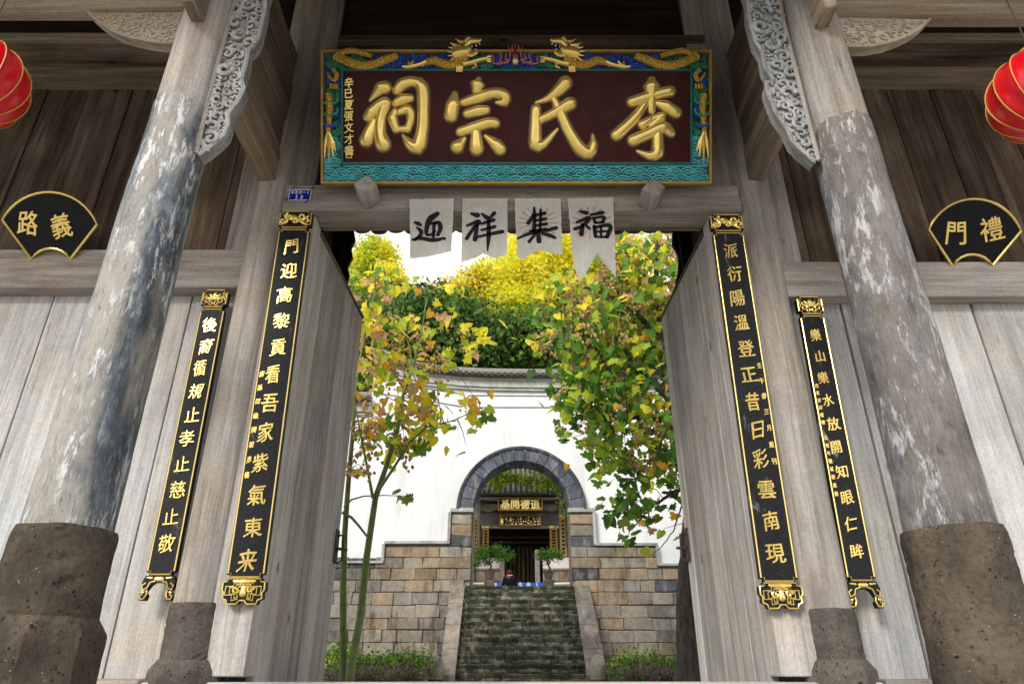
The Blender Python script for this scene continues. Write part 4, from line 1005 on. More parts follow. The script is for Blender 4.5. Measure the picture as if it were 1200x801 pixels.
# ================================================================== COURTYARD SCREEN WALL with moon arch
WY = 16.0
def stone(name, c1, c2, c3, moss=0.0):
    m, t, b = mat(name); v = coords(t); n1 = noise(t, v, 4, 8, .7, .4); n2 = noise(t, v, 28, 6, .75)
    c = ramp(t, [(.3, c1), (.5, c2), (.7, c3)], n1).outputs[0]; c = mixc(t, .6, c, ramp(t, [(.3, .45), (.6, 1.1)], n2).outputs[0], 'MULTIPLY')
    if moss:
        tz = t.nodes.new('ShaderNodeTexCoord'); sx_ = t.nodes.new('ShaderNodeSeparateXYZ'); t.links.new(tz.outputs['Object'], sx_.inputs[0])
        hb = ramp(t, [(.30, .62), (.46, .60), (.62, .30)], None); ma = N(t, 'ShaderNodeMath', operation='MULTIPLY_ADD'); ma.inputs[1].default_value = 3.2; ma.inputs[2].default_value = .5  # pale lichen low on the riser; dark upper edge stands in for shadow
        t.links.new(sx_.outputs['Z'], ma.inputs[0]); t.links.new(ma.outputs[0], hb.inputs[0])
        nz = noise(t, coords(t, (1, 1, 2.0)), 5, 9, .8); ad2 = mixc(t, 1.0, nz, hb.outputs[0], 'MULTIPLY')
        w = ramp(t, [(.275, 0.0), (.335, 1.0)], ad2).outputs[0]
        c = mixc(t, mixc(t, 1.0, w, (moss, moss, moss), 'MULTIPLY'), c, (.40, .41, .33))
    oi = t.nodes.new('ShaderNodeObjectInfo'); rv = ramp(t, [(0, .72), (1, 1.15)], oi.outputs['Random']).outputs[0]
    c = mixc(t, 1.0, c, rv, 'MULTIPLY')
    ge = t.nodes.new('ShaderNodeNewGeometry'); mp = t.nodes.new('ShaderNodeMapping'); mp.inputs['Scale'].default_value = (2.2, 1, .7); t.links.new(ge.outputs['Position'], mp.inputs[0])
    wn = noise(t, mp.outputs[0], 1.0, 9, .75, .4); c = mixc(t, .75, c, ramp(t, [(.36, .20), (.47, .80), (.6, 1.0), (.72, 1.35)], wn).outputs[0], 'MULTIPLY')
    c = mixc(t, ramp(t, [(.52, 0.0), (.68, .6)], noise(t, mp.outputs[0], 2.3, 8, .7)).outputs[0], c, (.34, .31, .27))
    t.links.new(c, b.inputs['Base Color']); b.inputs['Roughness'].default_value = .95; b.inputs['Specular IOR Level'].default_value = .15; bump(t, b, n2, .7, .03); return m
ST_TAN = stone('tan_sandstone', (.22, .165, .105), (.33, .25, .16), (.42, .335, .235))
ST_BEI = stone('beige_stone', (.20, .17, .13), (.32, .28, .22), (.40, .36, .30))
ST_GRY = stone('grey_stone', (.14, .125, .105), (.25, .225, .19), (.34, .31, .265))
ST_BLU = stone('dark_blue_grey_stone', (.045, .05, .055), (.085, .095, .105), (.13, .14, .15))
ST_PUR = stone('pinkish_stone', (.18, .145, .12), (.28, .23, .19), (.36, .31, .26))
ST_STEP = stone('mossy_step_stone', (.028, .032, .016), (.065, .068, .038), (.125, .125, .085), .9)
ST_EDGE = stone('limewashed_edge', (.30, .29, .27), (.42, .41, .39), (.5, .49, .47))
ST_ARCH = stone('blue_grey_arch_stone', (.075, .085, .105), (.125, .14, .17), (.17, .185, .21))
def plaster():
    m, t, b = mat('white_limewashed_plaster'); n1 = noise(t, coords(t, (2.5, 1, .35), False), 1.2, 9, .7, .3); n2 = noise(t, coords(t, rnd=False), .9, 7, .65)
    c = ramp(t, [(.33, (.58, .58, .565)), (.46, (.67, .68, .675)), (.7, (.69, .70, .70))], n1).outputs[0]; c = mixc(t, .5, c, ramp(t, [(.35, .88), (.6, 1.03)], n2).outputs[0], 'MULTIPLY')
    t.links.new(c, b.inputs['Base Color']); b.inputs['Roughness'].default_value = .9; bump(t, b, n2, .1); return m
MPLASTER = plaster()
MCORN = flat('grey_green_cornice_plaster', (.42, .42, .385), .9, .3, 4, 0, .2, .2)
MLINE = flat('grey_painted_line', (.22, .25, .25), .9, .25, 5, 0, 0, .2)
SW = empty('screen_wall', (0, WY, CYZ), 'white courtyard wall with tiled curved cap, blue-grey round arch and stepped sandstone base', 'wall')
ac = at(611, 596, WY - .15); aru = at(687, 596, WY - .15)[0] - ac[0]; arv = at(611, 523, WY - .15)[2] - ac[2]; iru = at(668, 596, WY - .15)[0] - ac[0]; irv = at(611, 539, WY - .15)[2] - ac[2]
CAPPX = [(441, 412), (447, 415), (468, 424), (490, 431), (515, 434), (540, 436.5), (570, 438), (600, 438.5), (650, 439), (700, 438), (750, 436.5), (790, 433), (820, 427), (850, 418), (870, 410)]
CAP = [(at(x, y, WY)[0], at(x, y, WY)[2]) for x, y in CAPPX]
e0 = at(526, 597, WY)[0]
xl, xr = CAP[0][0], CAP[-1][0]
zlow = at(420, 466, WY)[2]
poly = [(-14, CYZ), (ac[0] - iru - .08, CYZ), (ac[0] - iru - .08, ac[2])] + [(ac[0] - (iru + .08) * math.cos(math.pi * k / 28), ac[2] + (irv + .08) * math.sin(math.pi * k / 28)) for k in range(1, 28)] + [(ac[0] + iru + .08, ac[2]), (ac[0] + iru + .08, CYZ), (14, CYZ), (14, zlow), (xr, zlow)] + [(x, z - .12) for x, z in CAP[::-1]] + [(xl, zlow), (-14, zlow)]
MB().prism(poly, Fr((0, WY, 0)), -.55, 0).build('plaster_wall', MPLASTER, SW, smooth=None)
# arch ring
ar = empty('arch_ring', (ac[0], WY - .15, ac[2]), parent=SW)
nv_ = 15; cutsa = [math.pi * k / nv_ + (random.uniform(-.04, .04) if 0 < k < nv_ else 0) for k in range(nv_ + 1)]
fa = Fr((ac[0], WY, ac[2]))
for a, c in zip(cutsa, cutsa[1:]):
    an = [a + .006 + (c - a - .012) * i / 4 for i in range(5)]
    pl = [(-iru * math.cos(t), irv * math.sin(t)) for t in an] + [(-(aru - .05) * math.cos(t), (arv - .05) * math.sin(t)) for t in an[::-1]]
    MB().prism(pl, fa, -.57, .14 + random.uniform(-.008, .008)).build('voussoir', ST_ARCH, ar, smooth=None)
    pl = [(-(aru - .06) * math.cos(t), (arv - .06) * math.sin(t)) for t in an] + [(-aru * math.cos(t), arv * math.sin(t)) for t in an[::-1]]
MB().tube([fa.p(-(aru - .03) * math.cos(math.pi * k / 40), (arv - .03) * math.sin(math.pi * k / 40), .15) for k in range(41)], .045, 6).build('arch_moulding', ST_BLU, ar)
# stonework: coursed blocks; each block one object
sw_ = empty('stonework', (0, WY - .1, CYZ), parent=SW)
WS = WY - .13
X = lambda px: at(px, 640, WS)[0]
Zr = lambda py: at(600, py, WS)[2]
rs = random.Random(21)
zrows = [CYZ]
while zrows[-1] < Zr(599) - .1: zrows.append(zrows[-1] + rs.uniform(.225, .275))
def steps_at(z, sx):       # outer edge of the stone field at height z, per side
    if sx < 0: return X(528) if z > Zr(636) else (X(452) if z > Zr(658) else -9)
    return X(697) if z > Zr(638) else (X(769) if z > Zr(661) else 9)
for r0, r1 in zip(zrows, zrows[1:]):
    zm = (r0 + r1) / 2
    for sx in (-1, 1):
        e = steps_at(zm, sx); inn = X(552) if sx < 0 else X(669)
        if zm < TZ: inn = X(545) if sx < 0 else X(672)
        x0, x1 = sorted((e, inn)); x = x0
        while x < x1 - .02:
            wd = rs.uniform(.32, .66); x2 = x + wd
            if x2 > x1 - .2: x2 = x1
            top = zm > Zr(700)
            q = rs.random()
            m = (ST_TAN if q < .42 else ST_BLU if q < .6 else ST_GRY if q < .82 else ST_BEI) if top else (ST_BEI if q < .3 else ST_PUR if q < .58 else ST_TAN if q < .72 else ST_GRY)
            g = .0035
            MB().box(x + g, x2 - g, WS + rs.uniform(-.02, .012), WY - .005, r0 + g, min(r1, Zr(598)) - g, .014, .014).build('stone', m, sw_, smooth=None); x = x2
for sx, (a, b_) in ((-1, (X(528), X(551.5))), (1, (X(669.5), X(697)))):
    MB().box(a, b_, WY - .09, WY - .002, CYZ, Zr(599), 0).build('mortar_core', ST_GRY, sw_)
    e_ = ac[0] + sx * iru
    MB().box(*sorted((e_ - sx * .012, e_ + sx * .08)), WY - .004, WY + .56, CYZ, Zr(597), .01).build('jamb_stone', ST_GRY, sw_)
for a, b_, z in ((-9, X(545), Zr(660)), (X(452), X(545), Zr(638)), (X(672), 9, Zr(663)), (X(672), X(769), Zr(640))):
    MB().box(a, b_, WY - .085 + .004 * random.random(), WY - .003, CYZ, z, 0).build('mortar_core', ST_GRY, sw_)
# limewashed edging strips along the steps
ed = [(526, 595, 554, 600), (524, 600, 527.5, 636), (450, 633.5, 527, 637), (448, 637, 451.5, 659), (330, 657, 451, 660), (667, 595, 699, 600), (696, 600, 699.5, 638), (697, 636, 771, 639.5), (768, 639, 771.5, 662), (769, 660, 900, 663)]
for a, b_, c, d in ed:
    MB().box(X(a), X(c), WS - .05, WY - .004, Zr(d), Zr(b_), .01, .004).build('edging', ST_EDGE, SW, smooth=None)
# coping: cornice, tile row, ridge
def ribbon(pts, top, bot, y0, y1, name, m, parent, kind=None):
    b = MB(); n = len(pts); vs = []
    for x, z in pts: vs += [(x, y0, z + bot), (x, y0, z + top), (x, y1, z + top), (x, y1, z + bot)]
    fs = [(i * 4 + k, i * 4 + (k + 1) % 4, (i + 1) * 4 + (k + 1) % 4, (i + 1) * 4 + k) for i in range(n - 1) for k in range(4)] + [(0, 3, 2, 1), (n * 4 - 4, n * 4 - 3, n * 4 - 2, n * 4 - 1)]
    return b.add(vs, fs).build(name, m, parent, kind=kind, smooth=None)
def coping(pts, s=1):
    cp = empty('wall_coping', (pts[0][0], WY - .3, pts[0][1]), parent=SW)
    for top, bot, y in ((-.15, -.24, -.17), (-.24, -.40, -.13), (-.40, -.47, -.08)): ribbon(pts, top * s, bot * s, WY + y, WY + .5 - y * .5, 'cornice', MCORN, cp)
    ribbon(pts, -.12, -.17, WY - .30, WY + .8, 'tile_bed', MTILE, cp)
    b = MB(); d = MB(); L = 0
    P = [Vector((x, 0, z)) for x, z in pts]; acc = 0
    for a, c in zip(P, P[1:]):
        l = (c - a).length; t = (.16 - acc) % .16
        while t < l:
            q = a + (c - a) * t / l
            b.tube([(q[0], WY - .36, q[2] - .10), (q[0], WY - .05, q[2] + .02), (q[0], WY + .25, q[2] + .14)], .045, 6)
            d.tube([(q[0] + .08, WY - .375, q[2] - .15), (q[0] + .08, WY - .35, q[2] - .14)], .05, 8)
            t += .16
        acc = (l - t + .16)
    b.build('tile_row', MTILEP, cp, kind='stuff'); d.build('drip_tile_row', MTILE, cp, kind='stuff')
    ribbon([(x, z + .14) for x, z in pts], .10, 0, WY + .18, WY + .36, 'ridge', MTILEP, cp)
coping(CAP); coping([(-14, zlow), (xl + .02, zlow)]); coping([(xr - .02, zlow), (14, zlow)])
def frame_line(pts, name='painted_line'):
    MB().tube([at(x, y, WY - .012) for x, y in pts], .014, 4, closed=True).build(name, MLINE, SW)
frame_line([(548, 465), (550, 463), (679, 464), (681, 466), (681, 475), (678, 477), (551, 477), (548, 475)])
frame_line([(444, 442), (447, 441), (500, 455), (541, 461), (544, 463), (544, 474), (541, 476), (500, 469), (447, 461), (444, 458)])
frame_line([(685, 466), (688, 464), (780, 458), (783, 460), (783, 474), (780, 476), (688, 478), (685, 476)])
frame_line([(330, 482), (432, 482), (436, 486), (436, 495), (432, 500), (330, 500)])
MB().box(at(443, 479, WY)[0], at(850, 479, WY)[0], WY - .012, WY - .001, at(600, 479.6, WY)[2], at(600, 478.6, WY)[2], 0).build('painted_line', MLINE, SW) if 0 else None

# ================================================================== STAIRCASE
SC_ = empty('stone_staircase', (at(608, 797, 13.8)[0], 13.8, CYZ), 'steep mossy stone staircase with sloping side slabs climbing to the round arch', 'staircase')
n = 12; zb = CYZ; y0s, y1s = 13.75, 15.98
tl, tr = at(545, 690, 16)[0], at(672, 690, 16)[0]; bl, br_ = at(533, 790, 13.8)[0], at(688, 790, 13.8)[0]
rs = random.Random(3)
for i in range(n):
    k = i / (n - 1); xl_, xr_ = bl + (tl - bl) * k, br_ + (tr - br_) * k
    za = zb + (TZ - zb) * i / n; zc2 = zb + (TZ - zb) * (i + 1) / n; ya = y0s + (y1s - y0s) * i / n
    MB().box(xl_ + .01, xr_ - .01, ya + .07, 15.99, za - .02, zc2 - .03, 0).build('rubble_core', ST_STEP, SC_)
    stp = empty('step', (0, ya, za), parent=SC_); x = xl_
    while x < xr_ - .05:
        x2 = x + rs.uniform(.7, 1.3)
        if x2 > xr_ - .4: x2 = xr_
        bm = bmesh.new(); bmesh.ops.create_cube(bm, size=1); d = rs.uniform(-.008, .008)
        for v in bm.verts: v.co = Vector(((x + x2) / 2 + v.co.x * (x2 - x - .008), ya + .3 + v.co.y * .6 + d, za + (zc2 - za) / 2 + v.co.z * (zc2 - za - .004) + (d if v.co.z > 0 else 0)))
        for v in bm.verts:
            if v.co.z < za + .03 and v.co.y < ya + .1: v.co.y += .055
        bmesh.ops.subdivide_edges(bm, edges=[e for e in bm.edges if abs(e.verts[0].co.x - e.verts[1].co.x) > .3], cuts=6)
        bmesh.ops.bevel(bm, geom=bm.edges[:], offset=.012, segments=1, affect='EDGES')
        for v in bm.verts: v.co += Vector((0, rs.uniform(-.006, .006), rs.uniform(-.008, .004)))
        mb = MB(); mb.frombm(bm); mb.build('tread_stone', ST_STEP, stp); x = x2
for sx in (-1, 1):
    t0, t1 = ((528, 545) if sx < 0 else (672, 690)); b0, b1 = ((515, 533) if sx < 0 else (688, 712))
    T = [at(t0, 690, 16)[0], at(t1, 690, 16)[0]]; B_ = [at(b0, 790, 13.6)[0], at(b1, 790, 13.6)[0]]
    slab = empty('side_slab', (B_[0], 13.6, CYZ), parent=SC_)
    for i in range(4):
        k0, k1 = i / 4 + .004, (i + 1) / 4 - .004; vs = []
        for k in (k0, k1):
            xa, xb = B_[0] + (T[0] - B_[0]) * k, B_[1] + (T[1] - B_[1]) * k; y = 13.55 + (15.95 - 13.55) * k; z = CYZ + .12 + (TZ + .06 - CYZ - .12) * k
            vs += [(xa, y, z - 1.6 * k - .12), (xb, y, z - 1.6 * k - .12), (xb, y, z), (xa, y, z)]
        MB().add(vs, [(0, 1, 2, 3), (7, 6, 5, 4), (0, 4, 5, 1), (1, 5, 6, 2), (2, 6, 7, 3), (3, 7, 4, 0)]).build('slab_stone', rs.choice((ST_GRY, ST_GRY, ST_PUR)), slab, smooth=None)
    d = at(510 if sx < 0 else 700, 780, 13.5)
    MB().lathe([(.05, CYZ), (.15, CYZ + .06), (.16, CYZ + .28), (.10, CYZ + .42), (.03, CYZ + .46)], (d[0], 13.42, 0), 12, 1, .8, jit=.05).build('drum_stone', ST_GRY, SC_)

# ================================================================== HALL beyond the arch
HY = 30.0
H = lambda x, y, Y=HY: at(x, y, Y)
HALL = empty('ancestral_hall', (H(608, 600)[0], HY, TZ), 'old timber hall with mossy tiled roof and dark open doorway seen through the arch', 'hall')
def hbox(x0, y0, x1, y1, Y, th, name, m, parent=HALL, bev=.01):
    a, c = H(x0, y1, Y), H(x1, y0, Y); return MB().box(a[0], c[0], Y, Y + th, a[2], c[2], bev).build(name, m, parent)
for px in (559, 659):
    b = MB(); x = H(px, 600, 29)[0]; b.lathe([(.20, TZ), (.24, TZ + .3), (.15, TZ + .34), (.14, H(600, 580, 29)[2])], (x, 29, 0), 16); b.build('hall_column', WPALE[2], HALL)
hbox(550, 581.5, 668, 584.5, 28.9, .2, 'hall_beam', WPALE[0])
hbox(553, 590.5, 665, 593.5, 29.1, .2, 'hall_beam', WPALE[0])
for a, c in ((560, 584), (636, 657)):
    fr = Fr((0, 29.05, 0)); q = [(a, 592), (c, 592), (c - 3, 597), ((a + c) / 2, 599.5), (a + 3, 597)]
    MB().prism([(H(x, y, 29.05)[0], H(x, y, 29.05)[2]) for x, y in q], fr, -.1, .0).build('beam_bracket', WTAN[0], HALL)
hbox(553, 584.5, 666, 600, 29.9, .1, 'upper_board', WDARK[0])
hbox(553, 600, 666, 615.5, 29.8, .1, 'fascia_panel', WGREY[0]); hbox(564, 615.5, 655, 618.5, 29.7, .15, 'door_lintel', WPALE[0])
hbox(553, 618.5, 573, 690, 29.95, .1, 'hall_wall', WDARK[2]); hbox(645, 618.5, 668, 690, 29.95, .1, 'hall_wall', WDARK[2])
a, c = H(560, 700, 33), H(660, 610, 33)
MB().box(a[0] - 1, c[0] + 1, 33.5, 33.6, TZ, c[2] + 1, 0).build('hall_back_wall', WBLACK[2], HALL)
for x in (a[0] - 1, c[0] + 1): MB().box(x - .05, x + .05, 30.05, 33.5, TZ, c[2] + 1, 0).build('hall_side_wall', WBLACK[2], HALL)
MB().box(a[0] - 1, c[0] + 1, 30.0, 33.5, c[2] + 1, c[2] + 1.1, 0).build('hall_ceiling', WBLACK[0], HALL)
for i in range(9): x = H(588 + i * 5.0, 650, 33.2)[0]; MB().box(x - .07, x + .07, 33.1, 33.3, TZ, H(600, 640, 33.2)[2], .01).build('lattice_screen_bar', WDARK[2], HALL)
for y, nm in ((628, 'inner_beam'), (634, 'inner_beam')): hbox(571, y, 648, y + 1.6, 31.5, .15, nm, WDARK[0])
# roof of the hall
hr = empty('roof', (H(610, 560)[0], HY, H(600, 572)[2]), parent=HALL)
ea, eb = H(540, 577, 28.2), H(680, 577, 28.2); ra, rb = H(540, 536, 32), H(680, 536, 32)
MB().add([(ea[0] - 2, 28.2, ea[2]), (eb[0] + 2, 28.2, ea[2]), (rb[0] + 2, 32, ra[2]), (ra[0] - 2, 32, ra[2]), (ea[0] - 2, 28.2, ea[2] - .1), (eb[0] + 2, 28.2, ea[2] - .1), (rb[0] + 2, 32, ra[2] - .1), (ra[0] - 2, 32, ra[2] - .1)], [(0, 1, 2, 3), (7, 6, 5, 4), (0, 4, 5, 1), (1, 5, 6, 2), (2, 6, 7, 3), (3, 7, 4, 0)]).build('roof_bed', MTILE, hr)
b = MB(); x = ea[0] - 2
while x < eb[0] + 2:
    k = 9; b.tube([(x, 28.15 + (32 - 28.15) * i / k, ea[2] + .03 + (ra[2] - ea[2]) * i / k + .03 * (i % 2)) for i in range(k + 1)], .065, 6); x += .22
b.build('roof_tile_row', MTILEP, hr, kind='stuff')
def hsign(x0, y0, x1, y1, Y, text, bm_, cm, label, edge, csz):
    a, c = H(x0, y1, Y), H(x1, y0, Y); ctr = (a + c) / 2; w, h = (c[0] - a[0]) / 2, (c[2] - a[2]) / 2; fr = Fr(ctr)
    r = empty('hall_plaque', ctr, label, 'plaque', 'plaques hung on the hall')
    MB().obox(fr, -w, w, -h, h, -.08, 0).build('board', bm_, r)
    e = .07; b = MB()
    for q in ((-w, w, h - e, h), (-w, w, -h, -h + e), (-w, -w + e, -h + e, h - e), (w - e, w, -h + e, h - e)): b.obox(fr, *q, -.1, .03)
    b.build('frame', edge, r)
    for i, ch in enumerate(text):
        g = MB(); put_glyph(g, ch, fr, -w * .66 + w * 1.32 * i / (len(text) - 1), 0, csz * 1.0, csz * 1.15, 0, .02, .025, .05); g.build('character', cm, r)
hsign(583, 582, 636, 598, 28.7, '基開德道', MBLK, MGOLD, 'upper hall plaque, black with a gold frame and gold characters', MGOLDD, .42)
hsign(585, 602.5, 634, 616, 29.5, '寫興泰醉', MGOLD, MBLK, 'lower hall plaque, plain gold with black characters', MGOLDD, .44)
for i, (x0, y0, x1, y1, Y, lab) in enumerate(((555.2, 604, 559.6, 652, 28.75, 'gold board on the front of the left hall column'), (657.5, 604, 662.5, 652, 28.75, 'gold board on the front of the right hall column'), (565, 617, 573, 654, 29.6, 'short gold board left of the dark hall doorway'), (645, 617, 653, 654, 29.6, 'short gold board right of the dark hall doorway'), (552.8, 618, 556, 652, 29.5, 'thin gold board partly behind the arch jamb, far left in the arch'), (662.5, 618, 666, 655, 29.5, 'thin gold board at the far right in the arch, behind the column'))):
    a, c = H(x0, y1, Y), H(x1, y0, Y); ctr = (a + c) / 2; w, h = (c[0] - a[0]) / 2, (c[2] - a[2]) / 2; fr = Fr(ctr)
    r = empty('gold_couplet', ctr, lab, 'couplet board', 'gold couplet boards on the hall')
    MB().prism(notch(w, h, .04), fr, -.05, 0).build('board', MGOLDD, r)
    b = MB()
    for k in range(9): b.obox(fr, -w * .45, w * .45, -h * .85 + k * h * .19, -h * .85 + k * h * .19 + h * .11, 0, .01)
    b.build('character_column', MBLK, r, kind='stuff')
    g = MB(); g.brush([[(-w * .5, h * 1.0, w * .7), (w * .5, h * 1.0, w * .7)]], fr, .4, 0, 6); g.build('crest', MGOLD, r)
# balustrade and low walls in front of the hall
MPINKW = flat('pinkish_limewash', (.62, .55, .52), .9, .12, 3, 0, .2)
BALY = 26.5
for sx, (x0, x1, xp) in ((-1, (548, 586, 588.5)), (1, (636, 674, 629.5))):
    t = empty('low_terrace_wall', H((x0 + x1) / 2, 690, BALY), 'low pale wall on ochre stones %s of the hall steps' % ('left' if sx < 0 else 'right'), 'wall')
    a, c = H(x0, 666, BALY), H(x1, 653, BALY); MB().box(a[0], c[0], BALY, BALY + .15, a[2], c[2], .02).build('parapet', MPINKW, t)
    MB().box(a[0], c[0], BALY - .03, BALY + .2, a[2] - .08, a[2] - .001, .02).build('ledge', ST_PUR, t)
    x = a[0]
    while x < c[0] - .05:
        x2 = min(x + rs.uniform(.5, .8), c[0]); z = a[2] - .085
        while z > TZ + .05:
            z2 = max(z - .35, TZ); MB().box(x + .005, x2 - .005, BALY, BALY + .2, z2 + .005, z - .005, .01).build('stone', ST_TAN if rs.random() < .75 else ST_BEI, t); z = z2
        x = x2
    for pxx in ((xp, x1 - 3) if sx > 0 else (xp, x0 + 6)):
        p = H(pxx, 644, BALY - .1); MB().box(p[0] - .09, p[0] + .09, BALY - .15, BALY + .1, TZ, p[2], .02).build('post', ST_GRY, t)
hs = empty('hall_steps', H(608, 690, 27), 'short grey stone steps leading to the hall doorway', 'steps')
for k in range(5): a, c = H(590, 690 - 0, 26.8), H(628, 690, 26.8); MB().box(a[0], c[0], 26.8 + k * .3, 27.1 + k * .3, TZ, TZ + .22 * (k + 1), .015).build('step', ST_GRY, hs)
# blue banner on a white rail round the basin, head of the stairs
rl = empty('basin_rail', H(610, 687, 24.5), 'low white rail around the basin at the head of the stairs', 'rail')
zt_ = H(600, 684.5, 24.5)[2]
pts = [(H(548, 686, 24.5)[0] - .3, 23.9, zt_ - .02), (H(556, 686, 24.5)[0], 24.2, zt_), (H(575, 684, 24.5)[0], 24.5, zt_ + .02), (H(645, 684, 24.5)[0], 24.5, zt_ + .02), (H(660, 686, 24.5)[0], 24.2, zt_), (H(672, 686, 24.5)[0], 23.9, zt_ - .02)]
MB().tube(pts, .035, 8).build('top_rail', MWHT, rl); MB().tube([(a, b_, c - .5) for a, b_, c in pts], .03, 8).build('lower_rail', MWHT, rl)
for px in (572, 645.5): p = H(px, 679, 24.5); MB().lathe([(.05, TZ), (.05, p[2] - .05), (.02, p[2] + .02)], (p[0], 24.5, 0), 10).build('post', MWHT, rl)
a, c = H(576, 690, 24.4), H(643, 682, 24.4); ctr = (a + c) / 2; fr = Fr(ctr); w, h = (c[0] - a[0]) / 2, (c[2] - a[2]) / 2
bb = empty('blue_banner', ctr, 'long blue banner with white characters tied to the white rail', 'banner')
MB().obox(fr, -w, w, -h, h, -.02, 0).build('cloth', flat('blue_banner_cloth', (.015, .09, .50), .7, .1, 5), bb)
b = MB()
for i, ch in enumerate('向上高風画人一'): put_glyph(b, ch, fr, -w * .88 + w * 1.76 * i / 6, h * .35, .13, .15, 0, .004, .03, 0)
b.build('lettering', MWHT, bb, kind='stuff')

# ================================================================== VEGETATION
def leafmat(name, col, var=.25, tr=.45, rough=.55):
    m, t, b = mat(name); oi = t.nodes.new('ShaderNodeObjectInfo')
    n = noise(t, coords(t, rnd=False), 1.3, 4, .7); n2 = noise(t, coords(t), 14, 3, .6)
    c = ramp(t, [(.3, tuple(x * (1 - var) for x in col)), (.7, tuple(min(1, x * (1 + var)) for x in col))], n).outputs[0]
    c = mixc(t, .5, c, ramp(t, [(.35, .6), (.6, 1.1)], n2).outputs[0], 'MULTIPLY')
    t.links.new(c, b.inputs['Base Color']); b.inputs['Roughness'].default_value = rough; b.inputs['Specular IOR Level'].default_value = .3
    tl_ = t.nodes.new('ShaderNodeBsdfTranslucent'); t.links.new(c, tl_.inputs[0]); mi = t.nodes.new('ShaderNodeMixShader'); mi.inputs[0].default_value = tr
    t.links.new(b.outputs[0], mi.inputs[1]); t.links.new(tl_.outputs[0], mi.inputs[2]); t.links.new(mi.outputs[0], t.nodes['Material Output'].inputs[0]); return m
LF = {'g': leafmat('green_leaf', (.13, .29, .03)), 'd': leafmat('dark_green_leaf', (.05, .14, .02)), 'l': leafmat('lime_leaf', (.42, .55, .04)), 'y': leafmat('yellow_leaf', (.95, .74, .04)),
      'o': leafmat('orange_leaf', (.85, .42, .05)), 'b': leafmat('brown_leaf', (.58, .36, .15)), 'p': leafmat('pinkish_tan_leaf', (.62, .36, .18)), 'v': leafmat('olive_leaf', (.24, .28, .045))}
def leaf_geo(kind=0):
    """three- to five-lobed leaf, tip down -z, folded on the midrib"""
    if kind == 0: half = [(0, .05), (.18, .16), (.42, .12), (.36, -.04), (.50, -.22), (.30, -.22), (.20, -.38), (.10, -.50), (0, -.66)]
    elif kind == 1: half = [(0, .05), (.22, .18), (.40, .02), (.38, -.2), (.26, -.42), (.12, -.58), (0, -.72)]
    else: half = [(0, .04), (.15, .12), (.48, .10), (.40, -.12), (.22, -.2), (.34, -.42), (.14, -.40), (0, -.60)]
    mid = [(0, y) for _, y in (half[0], half[-1])]
    V = []; F = []
    R_ = [(x, .28 * x * (1 if kind else .8) - .35 * y * y * .5, y) for x, y in half]; Lf = [(-x, z, y) for x, z, y in R_[1:-1]]
    V = [(x, z, y) for x, z, y in R_] + Lf; n = len(R_)
    c = len(V); V.append((0, -.02, -.2))
    for i in range(n - 1): F.append((c, i, i + 1))
    idx = [0] + list(range(n, n + len(Lf))) + [n - 1]
    for i in range(len(idx) - 1): F.append((c, idx[i + 1], idx[i]))
    return np.array(V, float), F
LG = [leaf_geo(k) for k in range(3)]
LM = {}
for c in LF:
    for k in range(3):
        me = bpy.data.meshes.new('leaf'); me.from_pydata([tuple(v) for v in LG[k][0]], [], LG[k][1]); me.materials.append(LF[c]); LM[c, k] = me
nr = np.random.RandomState(4)
def seedmesh(m, n=14, s=.5):
    b = MB(); r = random.Random(2)
    for _ in range(n):
        a = Vector((r.gauss(0, .22), r.gauss(0, .22), r.gauss(-.1, .35))); q = r.uniform(.07, .13)
        b.add([a + Vector(v) * q for v in ((1, 0, 0), (-1, 0, 0), (0, 1, 0), (0, -1, 0), (0, 0, 1.3), (0, 0, -1.3))], [(0, 2, 4), (2, 1, 4), (1, 3, 4), (3, 0, 4), (2, 0, 5), (1, 2, 5), (3, 1, 5), (0, 3, 5)])
    return b.mesh('seed_cluster', m, center=(0, 0, 0), smooth=None)[0]
MSEED = leafmat('dry_seed_husk', (.60, .39, .19), .3, .3, .8); SEED = seedmesh(MSEED)
def euler_mat(rx, ry, rz):
    return np.array(Matrix.Rotation(rz, 3, 'Z') @ Matrix.Rotation(rx, 3, 'X') @ Matrix.Rotation(ry, 3, 'Y'))
def foliage(tree, spots, limit=295, name='leaf', rest='foliage'):
    """spots: (pos, size, colour, kind, rx, ry, rz); those that show largest are leaves of their own"""
    order = sorted(range(len(spots)), key=lambda i: spots[i][0][1] - spots[i][1] * 6)
    for i in order[:limit]:
        p, s, c, k, rx, ry, rz = spots[i]; inst(name, LM[c, k], p, tree, (rx, ry, rz), (s, s, s))
    rest_ = order[limit:]
    if not rest_: return
    cols = sorted(LF); V = []; F = []; M_ = []; b0 = 0
    for i in rest_:
        p, s, c, k, rx, ry, rz = spots[i]; v = LG[k][0] * s @ euler_mat(rx, ry, rz).T + np.array(p)
        V.append(v); F += [tuple(a + b0 for a in f) for f in LG[k][1]]; M_ += [cols.index(c)] * len(LG[k][1]); b0 += len(v)
    V = np.concatenate(V); c0 = WORLDPOS[tree.name]
    me = bpy.data.meshes.new(rest); me.from_pydata([tuple(v) for v in V - np.array(c0)], [], F)
    for c in cols: me.materials.append(LF[c])
    me.polygons.foreach_set('material_index', M_)
    o = bpy.data.objects.new(rest, me); link(o, tree, c0); o['kind'] = 'stuff'
def pick(w):
    q = random.random() * sum(x for _, x in w)
    for c, x in w:
        q -= x
        if q <= 0: return c
    return w[-1][0]
